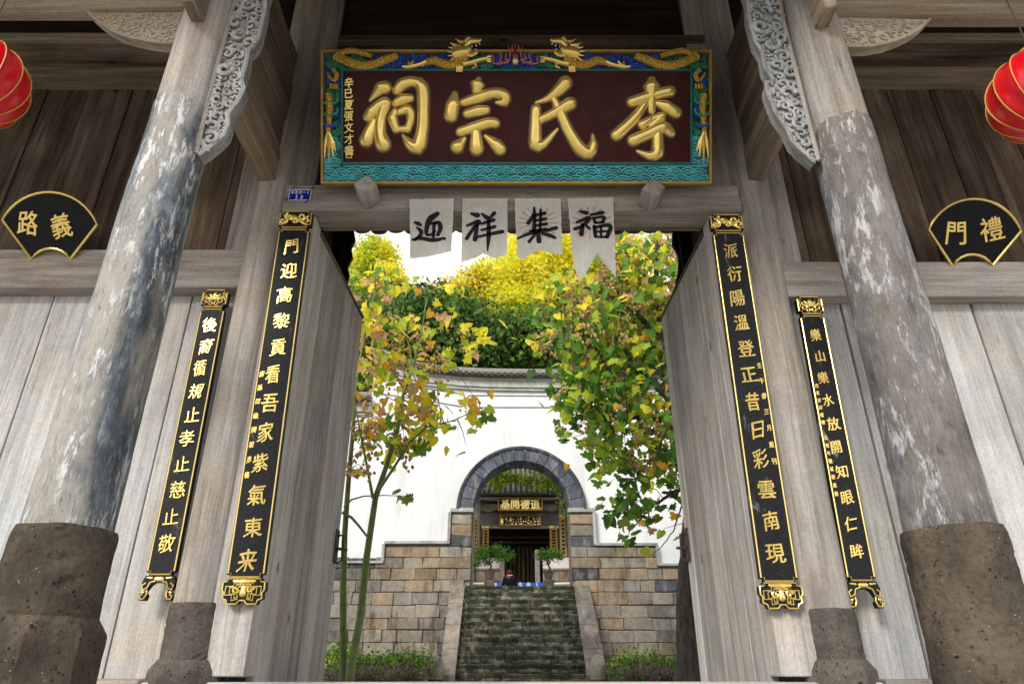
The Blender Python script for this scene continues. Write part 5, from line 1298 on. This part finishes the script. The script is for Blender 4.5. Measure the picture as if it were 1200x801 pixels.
def leafcloud(blobs, Y0, Y1, s0, s1, skel, tree, barkm, per=(4, 8), spread=.17, twig=True, limit=295, seeds=True, drop=.5):
    spots = []; seedn = 0
    for cx, cy, rx, ry, n, w, sd_ in blobs:
        for _ in range(n):
            while True:
                a, b_ = random.uniform(-1, 1), random.uniform(-1, 1)
                if a * a + b_ * b_ < 1: break
            Y = random.uniform(Y0, Y1); c = at(cx + a * rx, cy + b_ * ry, Y)
            if twig and skel:
                q = min(skel, key=lambda p: (p - c).length)
                if .06 < (q - c).length < 1.6:
                    mid = (q + c) / 2 + Vector((random.uniform(-.08, .08), random.uniform(-.08, .08), random.uniform(-.05, .12)))
                    TW.tube([q, mid, c], [.009, .006, .003], 4)
            if random.random() < sd_ * .6 and seeds:
                for _k in range(random.randint(1, 3)):
                    p = c + Vector((random.gauss(0, .10), random.gauss(0, .1), random.gauss(-.05, .10))); sc = random.uniform(.16, .30)
                    tag(inst('seed_cluster', SEED, p, tree, (random.uniform(-.4, .4), random.uniform(-.4, .4), random.uniform(0, 6)), (sc, sc, sc)), kind='stuff')
            for _k in range(random.randint(*per)):
                p = c + Vector((random.gauss(0, spread), random.gauss(0, spread), random.gauss(-.03, spread * .8)))
                spots.append((p, random.uniform(s0, s1), pick(w), random.randrange(3), random.uniform(-1.1, .5) * drop * 1.6, random.uniform(-.7, .7), random.uniform(-1.3, 1.3) + (math.pi if random.random() < .3 else 0)))
    foliage(tree, spots, limit)
def bark(name, c1, c2, sc=(10, 10, 3), bs=.8):
    m, t, b = mat(name); n = noise(t, coords(t, sc), 1.6, 8, .7, .3)
    t.links.new(ramp(t, [(.35, c1), (.62, c2)], n).outputs[0], b.inputs['Base Color']); b.inputs['Roughness'].default_value = .9; bump(t, b, n, bs, .03); return m
MBARKG = bark('green_young_bark', (.10, .15, .035), (.20, .25, .08), (3, 3, 5), .2)
MBARK = bark('dark_rough_bark', (.022, .018, .014), (.10, .085, .065))
def limb(pts, Y, r0, r1, wob=.0):
    P = [at(x, y, Y[i] if isinstance(Y, (list, tuple)) else Y) for i, (x, y) in enumerate(pts)]
    out = []
    for i in range(len(P) - 1):
        for k in range(6): out.append(P[i].lerp(P[i + 1], k / 6) + Vector((random.uniform(-wob, wob), random.uniform(-wob, wob), 0)))
    out.append(P[-1]); n = len(out); return out, [r0 + (r1 - r0) * i / (n - 1) for i in range(n)]
# -- young green-stemmed tree on the left
g0 = at(403, 786, 9); g0[2] = CYZ
T1 = empty('young_parasol_tree', g0, 'slender young tree with two green stems and large yellowing leaves beside the left door leaf', 'tree')
SKEL = []
SKT = lambda pts: SKEL.extend(pts)
def mk_limb(tree, m, name, pts, Y, r0, r1, wob=0.0, seg=10, down=None):
    P, rr = limb(pts, Y, r0, r1, wob)
    if down is not None: P = [Vector((P[0][0], P[0][1], down))] + P; rr = [r0 * 1.08] + rr
    MB().tube(P, rr, seg).build(name, m, tree, smooth=70); SKEL.extend(P[4:])
mk_limb(T1, MBARKG, 'trunk', [(402, 786), (402, 688), (404, 624), (408, 568), (413, 511), (416, 470), (420, 430), (428, 390), (440, 340)], 9, .045, .012, 0, down=CYZ)
mk_limb(T1, MBARKG, 'trunk', [(411, 783), (422, 725), (430, 650), (440, 583), (452, 548), (466, 502), (473, 460), (484, 430), (493, 395), (500, 350)], 8.95, .052, .010, 0, down=CYZ)
mk_limb(T1, MBARKG, 'branch', [(437, 583), (430, 546), (421, 500), (414, 462)], 8.9, .022, .008)
mk_limb(T1, MBARKG, 'branch', [(443, 575), (460, 550), (480, 518), (500, 500), (530, 493), (563, 478)], 8.8, .022, .004)
mk_limb(T1, MBARKG, 'branch', [(403, 594), (412, 585), (426, 581), (450, 580), (478, 581)], 8.9, .014, .004)
mk_limb(T1, MBARKG, 'branch', [(401, 600), (412, 606), (420, 615), (430, 628)], 8.95, .020, .014)
mk_limb(T1, MBARKG, 'branch', [(472, 462), (490, 452), (512, 432), (534, 412), (556, 388)], 8.8, .012, .003)
mk_limb(T1, MBARKG, 'branch', [(484, 430), (478, 400), (462, 360), (450, 320), (448, 300)], 9.1, .014, .004)
TW = MB()
wL = [('y', 5), ('o', 3), ('l', 2.5), ('p', 2), ('b', 2), ('g', 1.2)]; wB = [('b', .8), ('o', 2.2), ('p', 1.2), ('y', 5), ('l', 3), ('g', .8)]; wG = [('g', 3), ('l', 3), ('y', 3), ('o', 1)]; wT = [('l', 4), ('y', 3.5), ('p', 1.4), ('g', 2), ('o', 1)]
leafcloud([(432, 345, 26, 34, 12, wT, .1), (470, 365, 32, 34, 12, wT, .35), (440, 415, 34, 40, 20, wB, .7), (500, 385, 36, 26, 7, wB, .8), (478, 420, 34, 26, 11, wB, .8), (430, 470, 22, 44, 13, wL, .4),
           (470, 475, 38, 36, 17, wB, .5), (515, 470, 32, 26, 9, wB, .3), (450, 520, 36, 28, 13, wG, .25), (505, 505, 32, 22, 9, wG, .1), (560, 468, 18, 16, 4, wG, .1), (545, 515, 8, 8, 1, wG, 0), (548, 395, 14, 16, 3, [('y', 5), ('l', 1), ('p', 1)], 0), (566, 384, 10, 14, 2, [('y', 5), ('p', 1)], 0), (412, 540, 12, 16, 3, wB, .6), (520, 350, 20, 20, 3, wT, 0), (476, 581, 4, 2, 1, [('v', 1)], 0)],
          8.3, 9.8, .14, .235, SKEL, T1, MBARKG, per=(2, 4), spread=.13)
TW.build('twig', MBARKG, T1, kind='stuff')
# -- big leaning tree on the right
SKEL = []
g0 = at(812, 790, 10); g0[2] = CYZ
T2 = empty('leaning_maple_tree', g0, 'broad autumn tree with rough dark trunk and mixed leaves behind the right door leaf', 'tree')
P, rr = limb([(813, 790), (809, 720), (812, 640), (814, 590), (806, 550), (797, 510), (789, 480), (782, 440), (776, 400), (770, 340), (768, 290), (772, 230)], 10, .20, .05, .012)
rr = [.27, .235, .21] + [max(.05, .2 - .0035 * i * 1.0) * (1 if i < 20 else .62) for i in range(len(rr) - 3)]
rr = [max(.04, .21 * (1 - i / len(rr)) ** .9) for i in range(len(rr))]; P = [Vector((P[0][0] + .02, P[0][1], CYZ - .05))] + P; rr = [.30, .25, .225] + rr[2:]
MB().tube(P, rr[:len(P)], 14).build('trunk', MBARK, T2, smooth=70); SKEL += P[14:]
for pts, Y, r0, r1 in (([(798, 512), (776, 494), (752, 488), (720, 492), (695, 500)], 9.9, .055, .012), ([(810, 566), (788, 578), (768, 590), (752, 606)], 9.8, .035, .008), ([(786, 470), (760, 440), (728, 420), (690, 405), (660, 392)], 9.7, .06, .010),
                        ([(776, 400), (750, 370), (715, 345), (680, 335), (655, 345)], 10.1, .055, .010), ([(770, 340), (745, 310), (725, 285)], 10, .05, .012), ([(776, 400), (800, 370), (815, 330)], 10.2, .04, .012),
                        ([(800, 590), (790, 620), (776, 640), (760, 652)], 9.6, .012, .003), ([(752, 606), (740, 620), (732, 632)], 9.7, .01, .003), ([(790, 480), (770, 530), (745, 560), (735, 600)], 9.6, .02, .004)):
    mk_limb(T2, MBARK, 'branch', pts, Y, r0, r1, .012, 8)
TW = MB()
wA = [('y', 3), ('l', 4.5), ('g', 5), ('p', 1.2), ('o', 1), ('b', .6), ('v', 2)]; wC = [('g', 7), ('d', 2.5), ('l', 4), ('y', 1), ('o', .35), ('v', 1)]; wD = [('g', 5), ('d', 5), ('l', 1.2), ('v', 1)]; wE = [('o', 3), ('y', 4), ('g', 3), ('l', 1)]
leafcloud([(745, 300, 42, 34, 34, wA, .25), (790, 320, 36, 50, 30, wA, .25), (690, 345, 46, 26, 22, wA, .8), (735, 360, 50, 34, 36, wA, .4), (790, 400, 34, 50, 34, wC, .3), (700, 395, 50, 36, 34, wC, .5), (745, 430, 50, 36, 42, wC, .25), (690, 440, 42, 30, 22, wC, .3),
           (672, 470, 22, 22, 9, wC, .1), (715, 475, 40, 26, 24, wC, .2), (775, 470, 34, 26, 24, wE, .3), (745, 502, 46, 22, 20, wC, .35), (690, 505, 24, 14, 6, wC, .9), (712, 535, 30, 12, 7, wC, .9), (790, 530, 22, 22, 10, wD, .1), (750, 532, 34, 14, 9, wE, .5),
           (742, 575, 18, 22, 8, wD, .15), (728, 598, 14, 12, 5, wD, 0), (742, 612, 7, 6, 2, wD, 0), (782, 580, 12, 16, 3, wD, .1), (758, 590, 8, 10, 2, [('o', 3), ('b', 2)], .3), (778, 625, 6, 6, 1, [('l', 1), ('o', 1)], 0), (640, 390, 12, 20, 3, wA, .1)],
          9.2, 10.8, .14, .235, SKEL, T2, MBARK, per=(4, 8), spread=.18)
TW.build('twig', MBARK, T2, kind='stuff')
# -- far trees: every crown is many small leaf faces in clumps
def crown(name, label, group, blobs, Y, dep, n, size, cols, trunk_px, m_bark=MBARK, clump=.5, ground=TZ):
    base = at(trunk_px[0], trunk_px[1], Y); g = Vector((base[0], Y, ground)); t = empty(name, g, label, 'tree', group)
    b = MB(); b.tube([g, g.lerp(base, .5) + Vector((.1, 0, 0)), base], [.30, .22, .10], 8)
    for cx, cy, rx, ry, w in blobs:
        q = at(cx, cy, Y); b.tube([g.lerp(base, .7), g.lerp(base, .7).lerp(q, .6) + Vector((0, 0, .3)), q], [.12, .07, .02], 5)
    b.build('trunk', m_bark, t)
    tot = sum(x[4] for x in blobs); V = []; M_ = []
    for cx, cy, rx, ry, w in blobs:
        c = at(cx, cy, Y); ex = (at(cx + rx, cy, Y) - c).length; ez = (at(cx, cy - ry, Y) - c)[2]; m = int(n * w / tot)
        nc = max(6, m // 90); d = nr.normal(size=(nc, 3)); d /= np.linalg.norm(d, axis=1)[:, None]; d *= nr.uniform(.35, 1, (nc, 1)) ** .5
        cen = np.array(c) + d * np.array([ex, dep, ez]); cc = nr.randint(0, len(cols), nc)
        k = nr.randint(0, nc, m); off = nr.normal(size=(m, 3)) * clump * np.array([1, 1, .75])
        p = cen[k] + off; ax = nr.normal(size=(m, 3)); ax /= np.linalg.norm(ax, axis=1)[:, None]; bx = np.cross(ax, nr.normal(size=(m, 3))); bx /= np.linalg.norm(bx, axis=1)[:, None]
        s = nr.uniform(size * .6, size * 1.3, (m, 1)); cx_ = np.cross(ax, bx)
        quad = np.stack([p - ax * s * .5, p + bx * s * .32 + cx_ * s * .08, p + ax * s * .5, p - bx * s * .32 + cx_ * s * .08], 1)
        V.append(quad.reshape(-1, 3)); pick_ = np.where(nr.uniform(size=m) < .72, cc[k], nr.randint(0, len(cols), m)); M_.append(pick_)
    V = np.concatenate(V) - np.array(g); M_ = np.concatenate(M_); nf = len(M_)
    me = bpy.data.meshes.new('crown'); me.vertices.add(len(V)); me.vertices.foreach_set('co', V.ravel().astype(np.float32)); me.loops.add(nf * 4); me.loops.foreach_set('vertex_index', np.arange(nf * 4))
    me.polygons.add(nf); me.polygons.foreach_set('loop_start', np.arange(nf) * 4)
    for c in cols: me.materials.append(LF[c] if isinstance(c, str) else c)
    me.polygons.foreach_set('material_index', M_); me.update(calc_edges=True); me.validate()
    o = bpy.data.objects.new('crown', me); link(o, t, g)
MYEL = leafmat('bright_yellow_blossom', (1.0, .93, .10), .06, .6); MYEL2 = leafmat('golden_blossom', (1.0, .82, .03), .1, .55); MYG = leafmat('yellow_green_leaf', (.72, .72, .06), .2, .55)
MDG = leafmat('deep_evergreen_leaf', (.035, .09, .02), .3, .25); MMG = leafmat('mid_evergreen_leaf', (.13, .25, .045), .3, .35); MRU = leafmat('rusty_green_leaf', (.15, .14, .035), .3, .25)
crown('flowering_tree', 'bright yellow tree rising highest behind the wall, behind the paper banners', 'trees behind the wall', [(598, 328, 32, 26, 3), (640, 315, 44, 32, 4), (690, 330, 44, 36, 4), (612, 300, 20, 18, 1.2), (572, 345, 20, 14, 1.3), (620, 350, 34, 20, 1.8), (585, 372, 20, 18, 1), (740, 320, 30, 34, 2), (655, 285, 34, 18, 2), (705, 290, 30, 20, 1.5), (600, 375, 30, 18, 1.6), (650, 372, 34, 18, 1.8), (560, 350, 22, 12, 1)], 27, 2.2, 42000, .20, [MYEL, MYEL, MYEL2, MYG], (715, 380), clump=.42)
crown('flowering_tree', 'round yellow-green treetop against the sky at the left of the doorway', 'trees behind the wall', [(440, 304, 20, 18, 2), (426, 322, 14, 14, 1)], 33, 1.4, 9000, .20, [MYG, 'l', MYEL2], (447, 350), clump=.32)
crown('flowering_tree', 'small golden treetop just below and right of the round yellow-green one', 'trees behind the wall', [(458, 334, 12, 13, 2), (450, 352, 18, 12, 1.2)], 30, 1.2, 8000, .19, [MYEL2, MYEL, MYG], (465, 370), clump=.3)
crown('evergreen_tree', 'dark evergreen tree above the curved wall, left of centre', 'trees behind the wall', [(500, 392, 44, 26, 3), (540, 392, 30, 22, 2.5), (470, 400, 36, 34, 2), (425, 400, 40, 50, 2), (510, 376, 26, 8, 1), (545, 420, 40, 24, 2)], 22, 2.2, 26000, .20, [MDG, MMG, MDG, 'v', MMG], (510, 440), clump=.42)
crown('evergreen_tree', 'mixed green tree above the curved wall behind the centre of the doorway', 'trees behind the wall', [(600, 412, 40, 22, 3), (630, 400, 30, 20, 2.5), (580, 425, 34, 20, 2), (640, 425, 40, 20, 2)], 23, 1.8, 22000, .20, [MMG, MDG, 'v', 'g'], (520, 440), clump=.4)
crown('evergreen_tree', 'rusty green tree above the curved wall, right of centre', 'trees behind the wall', [(670, 408, 34, 24, 3), (700, 395, 36, 34, 3), (760, 390, 44, 50, 4), (660, 430, 30, 18, 1.5)], 22.5, 1.8, 22000, .20, [MRU, MMG, 'v', MDG], (712, 440), clump=.4)
crown('yellowing_tree', 'thin orange-yellow tree standing on the skyline right of the sky gap', 'trees behind the wall', [(560, 335, 10, 14, 1), (540, 352, 22, 8, 1.5), (505, 358, 18, 7, 1)], 26, 1.2, 6000, .20, [MYEL2, 'p', MYG], (540, 360), clump=.3)
crown('yellowing_tree', 'yellow-green treetop rising just above the dark evergreen, left of the banners', 'trees behind the wall', [(430, 352, 24, 12, 2), (468, 362, 18, 9, 1.5), (500, 366, 12, 7, .8), (532, 362, 14, 8, 1)], 25, 1.2, 7000, .19, [MYG, MYEL2, 'l', 'g'], (500, 372), clump=.34)
crown('flowering_tree', 'ragged yellow and green treetop at the right end, behind the last banner', 'trees behind the wall', [(640, 360, 26, 10, 1.5), (668, 350, 24, 16, 2), (700, 352, 26, 16, 2), (600, 362, 14, 8, .7)], 25.2, 1.2, 9000, .19, [MYEL, MYG, MYEL2, MMG], (722, 372), clump=.36)
# wooded slope behind everything
b = MB(); nx, ny = 50, 22; vs = []
for j in range(ny + 1):
    for i in range(nx + 1):
        Yv = 34 + j * 3.0; x = -60 + i * 2.4; ridge = at(600, 372 + 10 * math.sin(x * .11), 60)[2] * min(1, (j / 9) ** .8)
        vs.append((x, Yv, TZ + max(0, ridge - TZ) * min(1, j / 9) + .7 * math.sin(x * .7 + j * 2.1) * (j > 1) - (max(0, j - 10) * .8)))
b.add(vs, [(j * (nx + 1) + i, j * (nx + 1) + i + 1, (j + 1) * (nx + 1) + i + 1, (j + 1) * (nx + 1) + i) for j in range(ny) for i in range(nx)])
MHILL = flat('wooded_hillside', (.035, .055, .02), .95, .6, .6, 0, 1.0, .1, False)
b.build('hill', MHILL, kind='structure')
# creeper on the hall roof
b0 = H(610, 565, 28)
vp = empty('roof_creeper', b0, 'light green creeper hanging over the tiled hall roof inside the arch', 'climbing plant')
def leafmass(parent, name, blobs, Y, dep, n, size, cols, clump=.12):
    V = []; M_ = []; tot = sum(x[4] for x in blobs)
    for cx, cy, rx, ry, w in blobs:
        c = at(cx, cy, Y); ex = (at(cx + rx, cy, Y) - c).length; ez = (at(cx, cy - ry, Y) - c)[2]; m = int(n * w / tot); nc = max(4, m // 40)
        cen = np.array(c) + nr.uniform(-1, 1, (nc, 3)) * np.array([ex, dep, ez]); k = nr.randint(0, nc, m); p = cen[k] + nr.normal(size=(m, 3)) * clump
        p[:, 2] = np.maximum(p[:, 2], CYZ)
        ax = nr.normal(size=(m, 3)); ax /= np.linalg.norm(ax, axis=1)[:, None]; bx = np.cross(ax, nr.normal(size=(m, 3))); bx /= np.linalg.norm(bx, axis=1)[:, None]; s = nr.uniform(size * .6, size * 1.4, (m, 1))
        V.append(np.stack([p - ax * s * .5, p + bx * s * .3, p + ax * s * .5, p - bx * s * .3], 1).reshape(-1, 3)); M_.append(nr.randint(0, len(cols), m))
    c0 = WORLDPOS[parent.name] if parent else Vector(at(blobs[0][0], blobs[0][1], Y)); V = np.concatenate(V) - np.array(c0); M_ = np.concatenate(M_); nf = len(M_)
    me = bpy.data.meshes.new(name); me.from_pydata([tuple(v) for v in V], [], [(4 * i, 4 * i + 1, 4 * i + 2, 4 * i + 3) for i in range(nf)])
    for c in cols: me.materials.append(LF[c] if isinstance(c, str) else c)
    me.polygons.foreach_set('material_index', M_); o = bpy.data.objects.new(name, me); link(o, parent, c0); return o
leafmass(vp, 'foliage', [(600, 562, 20, 6, 3), (583, 567, 8, 4, .8), (636, 560, 10, 5, 1), (654, 566, 6, 9, 1), (632, 570, 5, 4, .6), (662, 596, 2, 12, .5)], 27.6, .3, 1500, .15, ['l', 'l', 'g', 'v'], .11)
MB().tube([H(664, 640, 27.7), H(663, 600, 27.7), H(656, 572, 27.7), H(630, 562, 27.7), H(595, 562, 27.7)], [.05, .045, .04, .03, .02], 6).build('stem', MBARK, vp)
# bonsai in pots
for cx, pots, can, lab in ((573.5, (573.5, 666, 679), [(560, 652, 8, 8, 2), (577, 646, 16, 5, 2.5), (590, 651, 9, 3, 1.5), (556, 661, 5, 7, 1), (575, 656, 9, 4, 1)], 'wide spreading bonsai in a round pot on the left of the hall steps'), (643, (643, 668, 678), [(642, 649, 10, 3.5, 2), (650, 650, 8, 3, 1.2), (636, 651, 5, 4, 1)], 'small flat-topped bonsai in a round pot on the right of the hall steps')):
    Yb = 22.5; p = at(pots[0], pots[2] + 1, Yb); q = at(pots[0], pots[1] + 2, Yb); h = q[2] - p[2]
    t = empty('potted_bonsai', (p[0], Yb, TZ), lab, 'bonsai', 'bonsai in pots before the hall')
    MB().box(p[0] - .16, p[0] + .16, Yb - .16, Yb + .16, TZ, p[2], .02).build('stone_stand', ST_GRY, t)
    MB().lathe([(.09, 0), (.14, h * .5), (.17, h * .9), (.19, h), (.15, h * .98)], (p[0], Yb, p[2]), 20).build('pot', flat('brown_grey_pot', (.16, .12, .10), .7, .2, 8), t)
    top = at(can[0][0] if cx < 600 else 642, can[1][1], Yb)
    b = MB(); b.tube([(p[0], Yb, q[2]), (p[0] + .05, Yb, q[2] + .12), (p[0] - .03, Yb, q[2] + .26), (p[0] + .02, Yb, q[2] + .4)], [.045, .035, .03, .02], 6)
    for c_ in can: e = at(c_[0], c_[1], Yb); b.tube([(p[0], Yb, q[2] + .2), Vector((p[0], Yb, q[2] + .3)).lerp(e, .5), e], [.02, .014, .006], 5)
    b.build('trunk', MBARK, t)
    leafmass(t, 'canopy', can, Yb, .2, 2600 if cx < 600 else 1300, .06, ['g', 'd', MMG], .07)
# shrubs and ground cover at the foot of the wall
MPUR = leafmat('purple_groundcover', (.22, .07, .17), .4, .3)
for i, (x, y, rx, ry, Y, lab, cols) in enumerate(((396, 776, 12, 9, 12.5, 'low bushy shrub just right of the left door leaf', ['g', 'l', 'd']), (428, 782, 14, 7, 13, 'low shrub right of the green stems', ['g', 'd', 'v']), (455, 781, 12, 8, 13, 'mid green shrub midway along the left stone wall', ['g', 'd', 'g']), (484, 778, 17, 11, 13.2, 'largest dark shrub beside the left drum stone', ['d', 'g', 'v']),
                                                 (733, 782, 15, 10, 13.2, 'shrub beside the right drum stone', ['g', 'd', 'l']), (765, 783, 15, 9, 13, 'shrub midway along the right stone wall', ['g', 'v', 'd']), (790, 786, 10, 6, 13, 'small shrub near the dark tree trunk', ['g', 'd']))):
    p = at(x, y, Y); t = empty('shrub', (p[0], Y, CYZ), lab, 'shrub', 'shrubs at the foot of the stone wall')
    leafmass(t, 'foliage', [(x, y, rx, ry, 2), (x - rx * .4, y + 2, rx * .6, ry * .8, 1), (x + rx * .4, y - 2, rx * .5, ry * .7, 1)], Y, .25, 1700, .055, cols, .09)
    b = MB()
    for k in range(6): b.tube([(p[0], Y, CYZ - .02), (p[0] + random.uniform(-.25, .25), Y + random.uniform(-.1, .1), p[2] + .05)], [.012, .005], 4)
    b.build('stem', MBARK, t)
for x0, x1 in ((384, 500), (728, 815)):
    o = leafmass(None, 'purple_groundcover', [(x, 793, 10, 4, 1) for x in range(x0, x1, 12)], 11.2, .5, 5000, .045, [MPUR, MPUR, 'd', 'g'], .07)
    tag(o, 'purple and green ground cover ' + ('at the foot of the green stems' if x0 < 600 else 'at the foot of the dark trunk'), 'ground cover', None, 'stuff')
MB().box(-8, bl - .2, 10.6, 15.8, CYZ - .02, CYZ + .02, 0).build('planting_bed', MSOIL, kind='structure')
MB().box(br_ + .25, 8, 10.6, 15.8, CYZ - .02, CYZ + .02, 0).build('planting_bed', MSOIL, kind='structure')

# ================================================================== PERSON at the head of the stairs, back to us
def skin(name, joints, bones, m, parent, lv=1):
    me = bpy.data.meshes.new(name); me.from_pydata([j[0] for j in joints], bones, []); o = bpy.data.objects.new(name, me); COL.objects.link(o)
    md = o.modifiers.new('s', 'SKIN'); 
    for i, j in enumerate(joints):
        sv = me.skin_vertices[0].data[i]; r = j[1]; sv.radius = r if isinstance(r, tuple) else (r, r); sv.use_root = (i == 0)
    o.modifiers.new('u', 'SUBSURF').levels = lv
    dg = bpy.context.evaluated_depsgraph_get(); m2 = bpy.data.meshes.new_from_object(o.evaluated_get(dg)); bpy.data.objects.remove(o)
    m2.name = name; m2.materials.clear(); m2.materials.append(m)
    for p in m2.polygons: p.use_smooth = True
    q = bpy.data.objects.new(name, m2); link(q, parent, WORLDPOS[parent.name]); return q
pz = at(597, 667, 24.0)[2]; ph = pz - TZ; k = ph / 1.72
pp = Vector((at(597, 667, 23.9)[0], 23.9, TZ))
PN = empty('person', pp, 'person with dark hair, navy coat and red scarf seen from behind at the stair head', 'person')
J = lambda x, y, z: (x * k, y * k, z * k)
MCOAT = flat('navy_coat', (.010, .012, .028), .85, .2, 20, 0, .3, .2); MSKN = flat('skin', (.45, .27, .19), .6, .08, 10); MHAIR = flat('dark_hair', (.02, .012, .010), .6, .3, 40)
MTRS = flat('dark_trousers', (.02, .02, .022), .85, .2, 20); MSCR = flat('red_scarf', (.42, .02, .05), .85, .3, 30); MSHOE = flat('black_shoe', (.015, .015, .015), .5, .2, 10)
skin('body', [(J(0, 0, 1.0), .12 * k), (J(0, 0, 1.25), .12 * k), (J(0, 0, 1.42), .10 * k), (J(0, .005, 1.50), .055 * k), (J(0, .01, 1.57), .07 * k), (J(0, .015, 1.64), .088 * k), (J(0, .01, 1.70), .05 * k),
              (J(.17, 0, 1.38), .055 * k), (J(.23, .02, 1.13), .042 * k), (J(.22, .12, .95), .03 * k), (J(-.17, 0, 1.38), .055 * k), (J(-.23, .02, 1.13), .042 * k), (J(-.22, .12, .95), .03 * k),
              (J(.09, 0, .9), .09 * k), (J(.10, .02, .5), .06 * k), (J(.10, -.02, .09), .04 * k), (J(.10, .12, .04), .035 * k), (J(-.09, 0, .9), .09 * k), (J(-.10, .02, .5), .06 * k), (J(-.10, -.02, .09), .04 * k), (J(-.10, .12, .04), .035 * k)],
     [(0, 1), (1, 2), (2, 3), (3, 4), (4, 5), (5, 6), (2, 7), (7, 8), (8, 9), (2, 10), (10, 11), (11, 12), (0, 13), (13, 14), (14, 15), (15, 16), (0, 17), (17, 18), (18, 19), (19, 20)], MSKN, PN)
skin('coat', [(J(0, 0, .78), (.20 * k, .15 * k)), (J(0, 0, 1.0), (.185 * k, .14 * k)), (J(0, 0, 1.25), (.185 * k, .13 * k)), (J(0, 0, 1.40), (.15 * k, .11 * k)), (J(0, 0, 1.47), (.08 * k, .08 * k)), (J(.19, 0, 1.38), .08 * k), (J(.25, .02, 1.13), .065 * k), (J(.24, .12, .98), .055 * k), (J(-.19, 0, 1.38), .08 * k), (J(-.25, .02, 1.13), .065 * k), (J(-.24, .12, .98), .055 * k)],
     [(0, 1), (1, 2), (2, 3), (3, 4), (3, 5), (5, 6), (6, 7), (3, 8), (8, 9), (9, 10)], MCOAT, PN)
skin('trousers', [(J(0, 0, .86), .14 * k), (J(.09, 0, .78), .10 * k), (J(.10, .02, .5), .075 * k), (J(.10, -.02, .12), .06 * k), (J(-.09, 0, .78), .10 * k), (J(-.10, .02, .5), .075 * k), (J(-.10, -.02, .12), .06 * k)], [(0, 1), (1, 2), (2, 3), (0, 4), (4, 5), (5, 6)], MTRS, PN)
skin('hair', [(J(0, -.03, 1.50), .06 * k), (J(0, -.02, 1.60), .10 * k), (J(0, -.005, 1.67), .10 * k), (J(0, 0, 1.71), .06 * k)], [(0, 1), (1, 2), (2, 3)], MHAIR, PN)
b = MB(); b.tube([pp + Vector(J(.10 * math.cos(a), .095 * math.sin(a), 1.475 + .015 * math.sin(a * 2))) for a in [i * math.pi / 8 for i in range(16)]], .045 * k, 8, closed=True); b.build('scarf', MSCR, PN)
b = MB(); b.tube([pp + Vector(J(.06 * i - .07, -.135, 1.47 + .02 * math.sin(i * 3))) for i in range(4)], .016 * k, 6); b.build('scarf_stripe', MWHT, PN)
hf_ = MB(); fc = pp + Vector(J(0, .10, 1.62))
b = MB(); b.tube([fc + Vector(J(0, 0, .01)), fc + Vector(J(0, .03, -.015))], [.010 * k, .014 * k], 6); b.build('nose', MSKN, PN)
for sx in (-1, 1):
    b = MB(); b.tube([fc + Vector(J(sx * .032, -.005, .015)), fc + Vector(J(sx * .032, .005, .015))], .010 * k, 6); b.build('eye', MHAIR, PN)
    b = MB(); b.tube([pp + Vector(J(sx * .088, .01, 1.63)), pp + Vector(J(sx * .095, .0, 1.60))], .014 * k, 6); b.build('ear', MSKN, PN)
    w0 = pp + Vector(J(sx * .22, .12, .95)); b = MB()
    b.tube([w0, w0 + Vector(J(0, .03, -.05)), w0 + Vector(J(0, .045, -.09))], [.022 * k, .034 * k, .03 * k], 8)
    for f in range(4): o_ = Vector(J(-.024 + f * .016, 0, 0)); b.tube([w0 + o_ + Vector(J(0, .045, -.08)), w0 + o_ + Vector(J(0, .06, -.12)), w0 + o_ + Vector(J(0, .05, -.15 - .01 * (f in (1, 2))))], [.010 * k, .009 * k, .007 * k], 6)
    b.tube([w0 + Vector(J(-sx * .02, .03, -.04)), w0 + Vector(J(-sx * .045, .05, -.07)), w0 + Vector(J(-sx * .045, .06, -.095))], [.012 * k, .010 * k, .008 * k], 6); b.build('hand', MSKN, PN)
    b = MB(); b.tube([pp + Vector(J(sx * .10, -.06, .045)), pp + Vector(J(sx * .10, .06, .045)), pp + Vector(J(sx * .105, .17, .035))], [.045 * k, .048 * k, .035 * k], 8); b.build('shoe', MSHOE, PN)
b = MB(); b.tube([fc + Vector(J(-.02, 0, -.045)), fc + Vector(J(.02, 0, -.045))], .005 * k, 5); b.build('mouth', MSCR, PN)
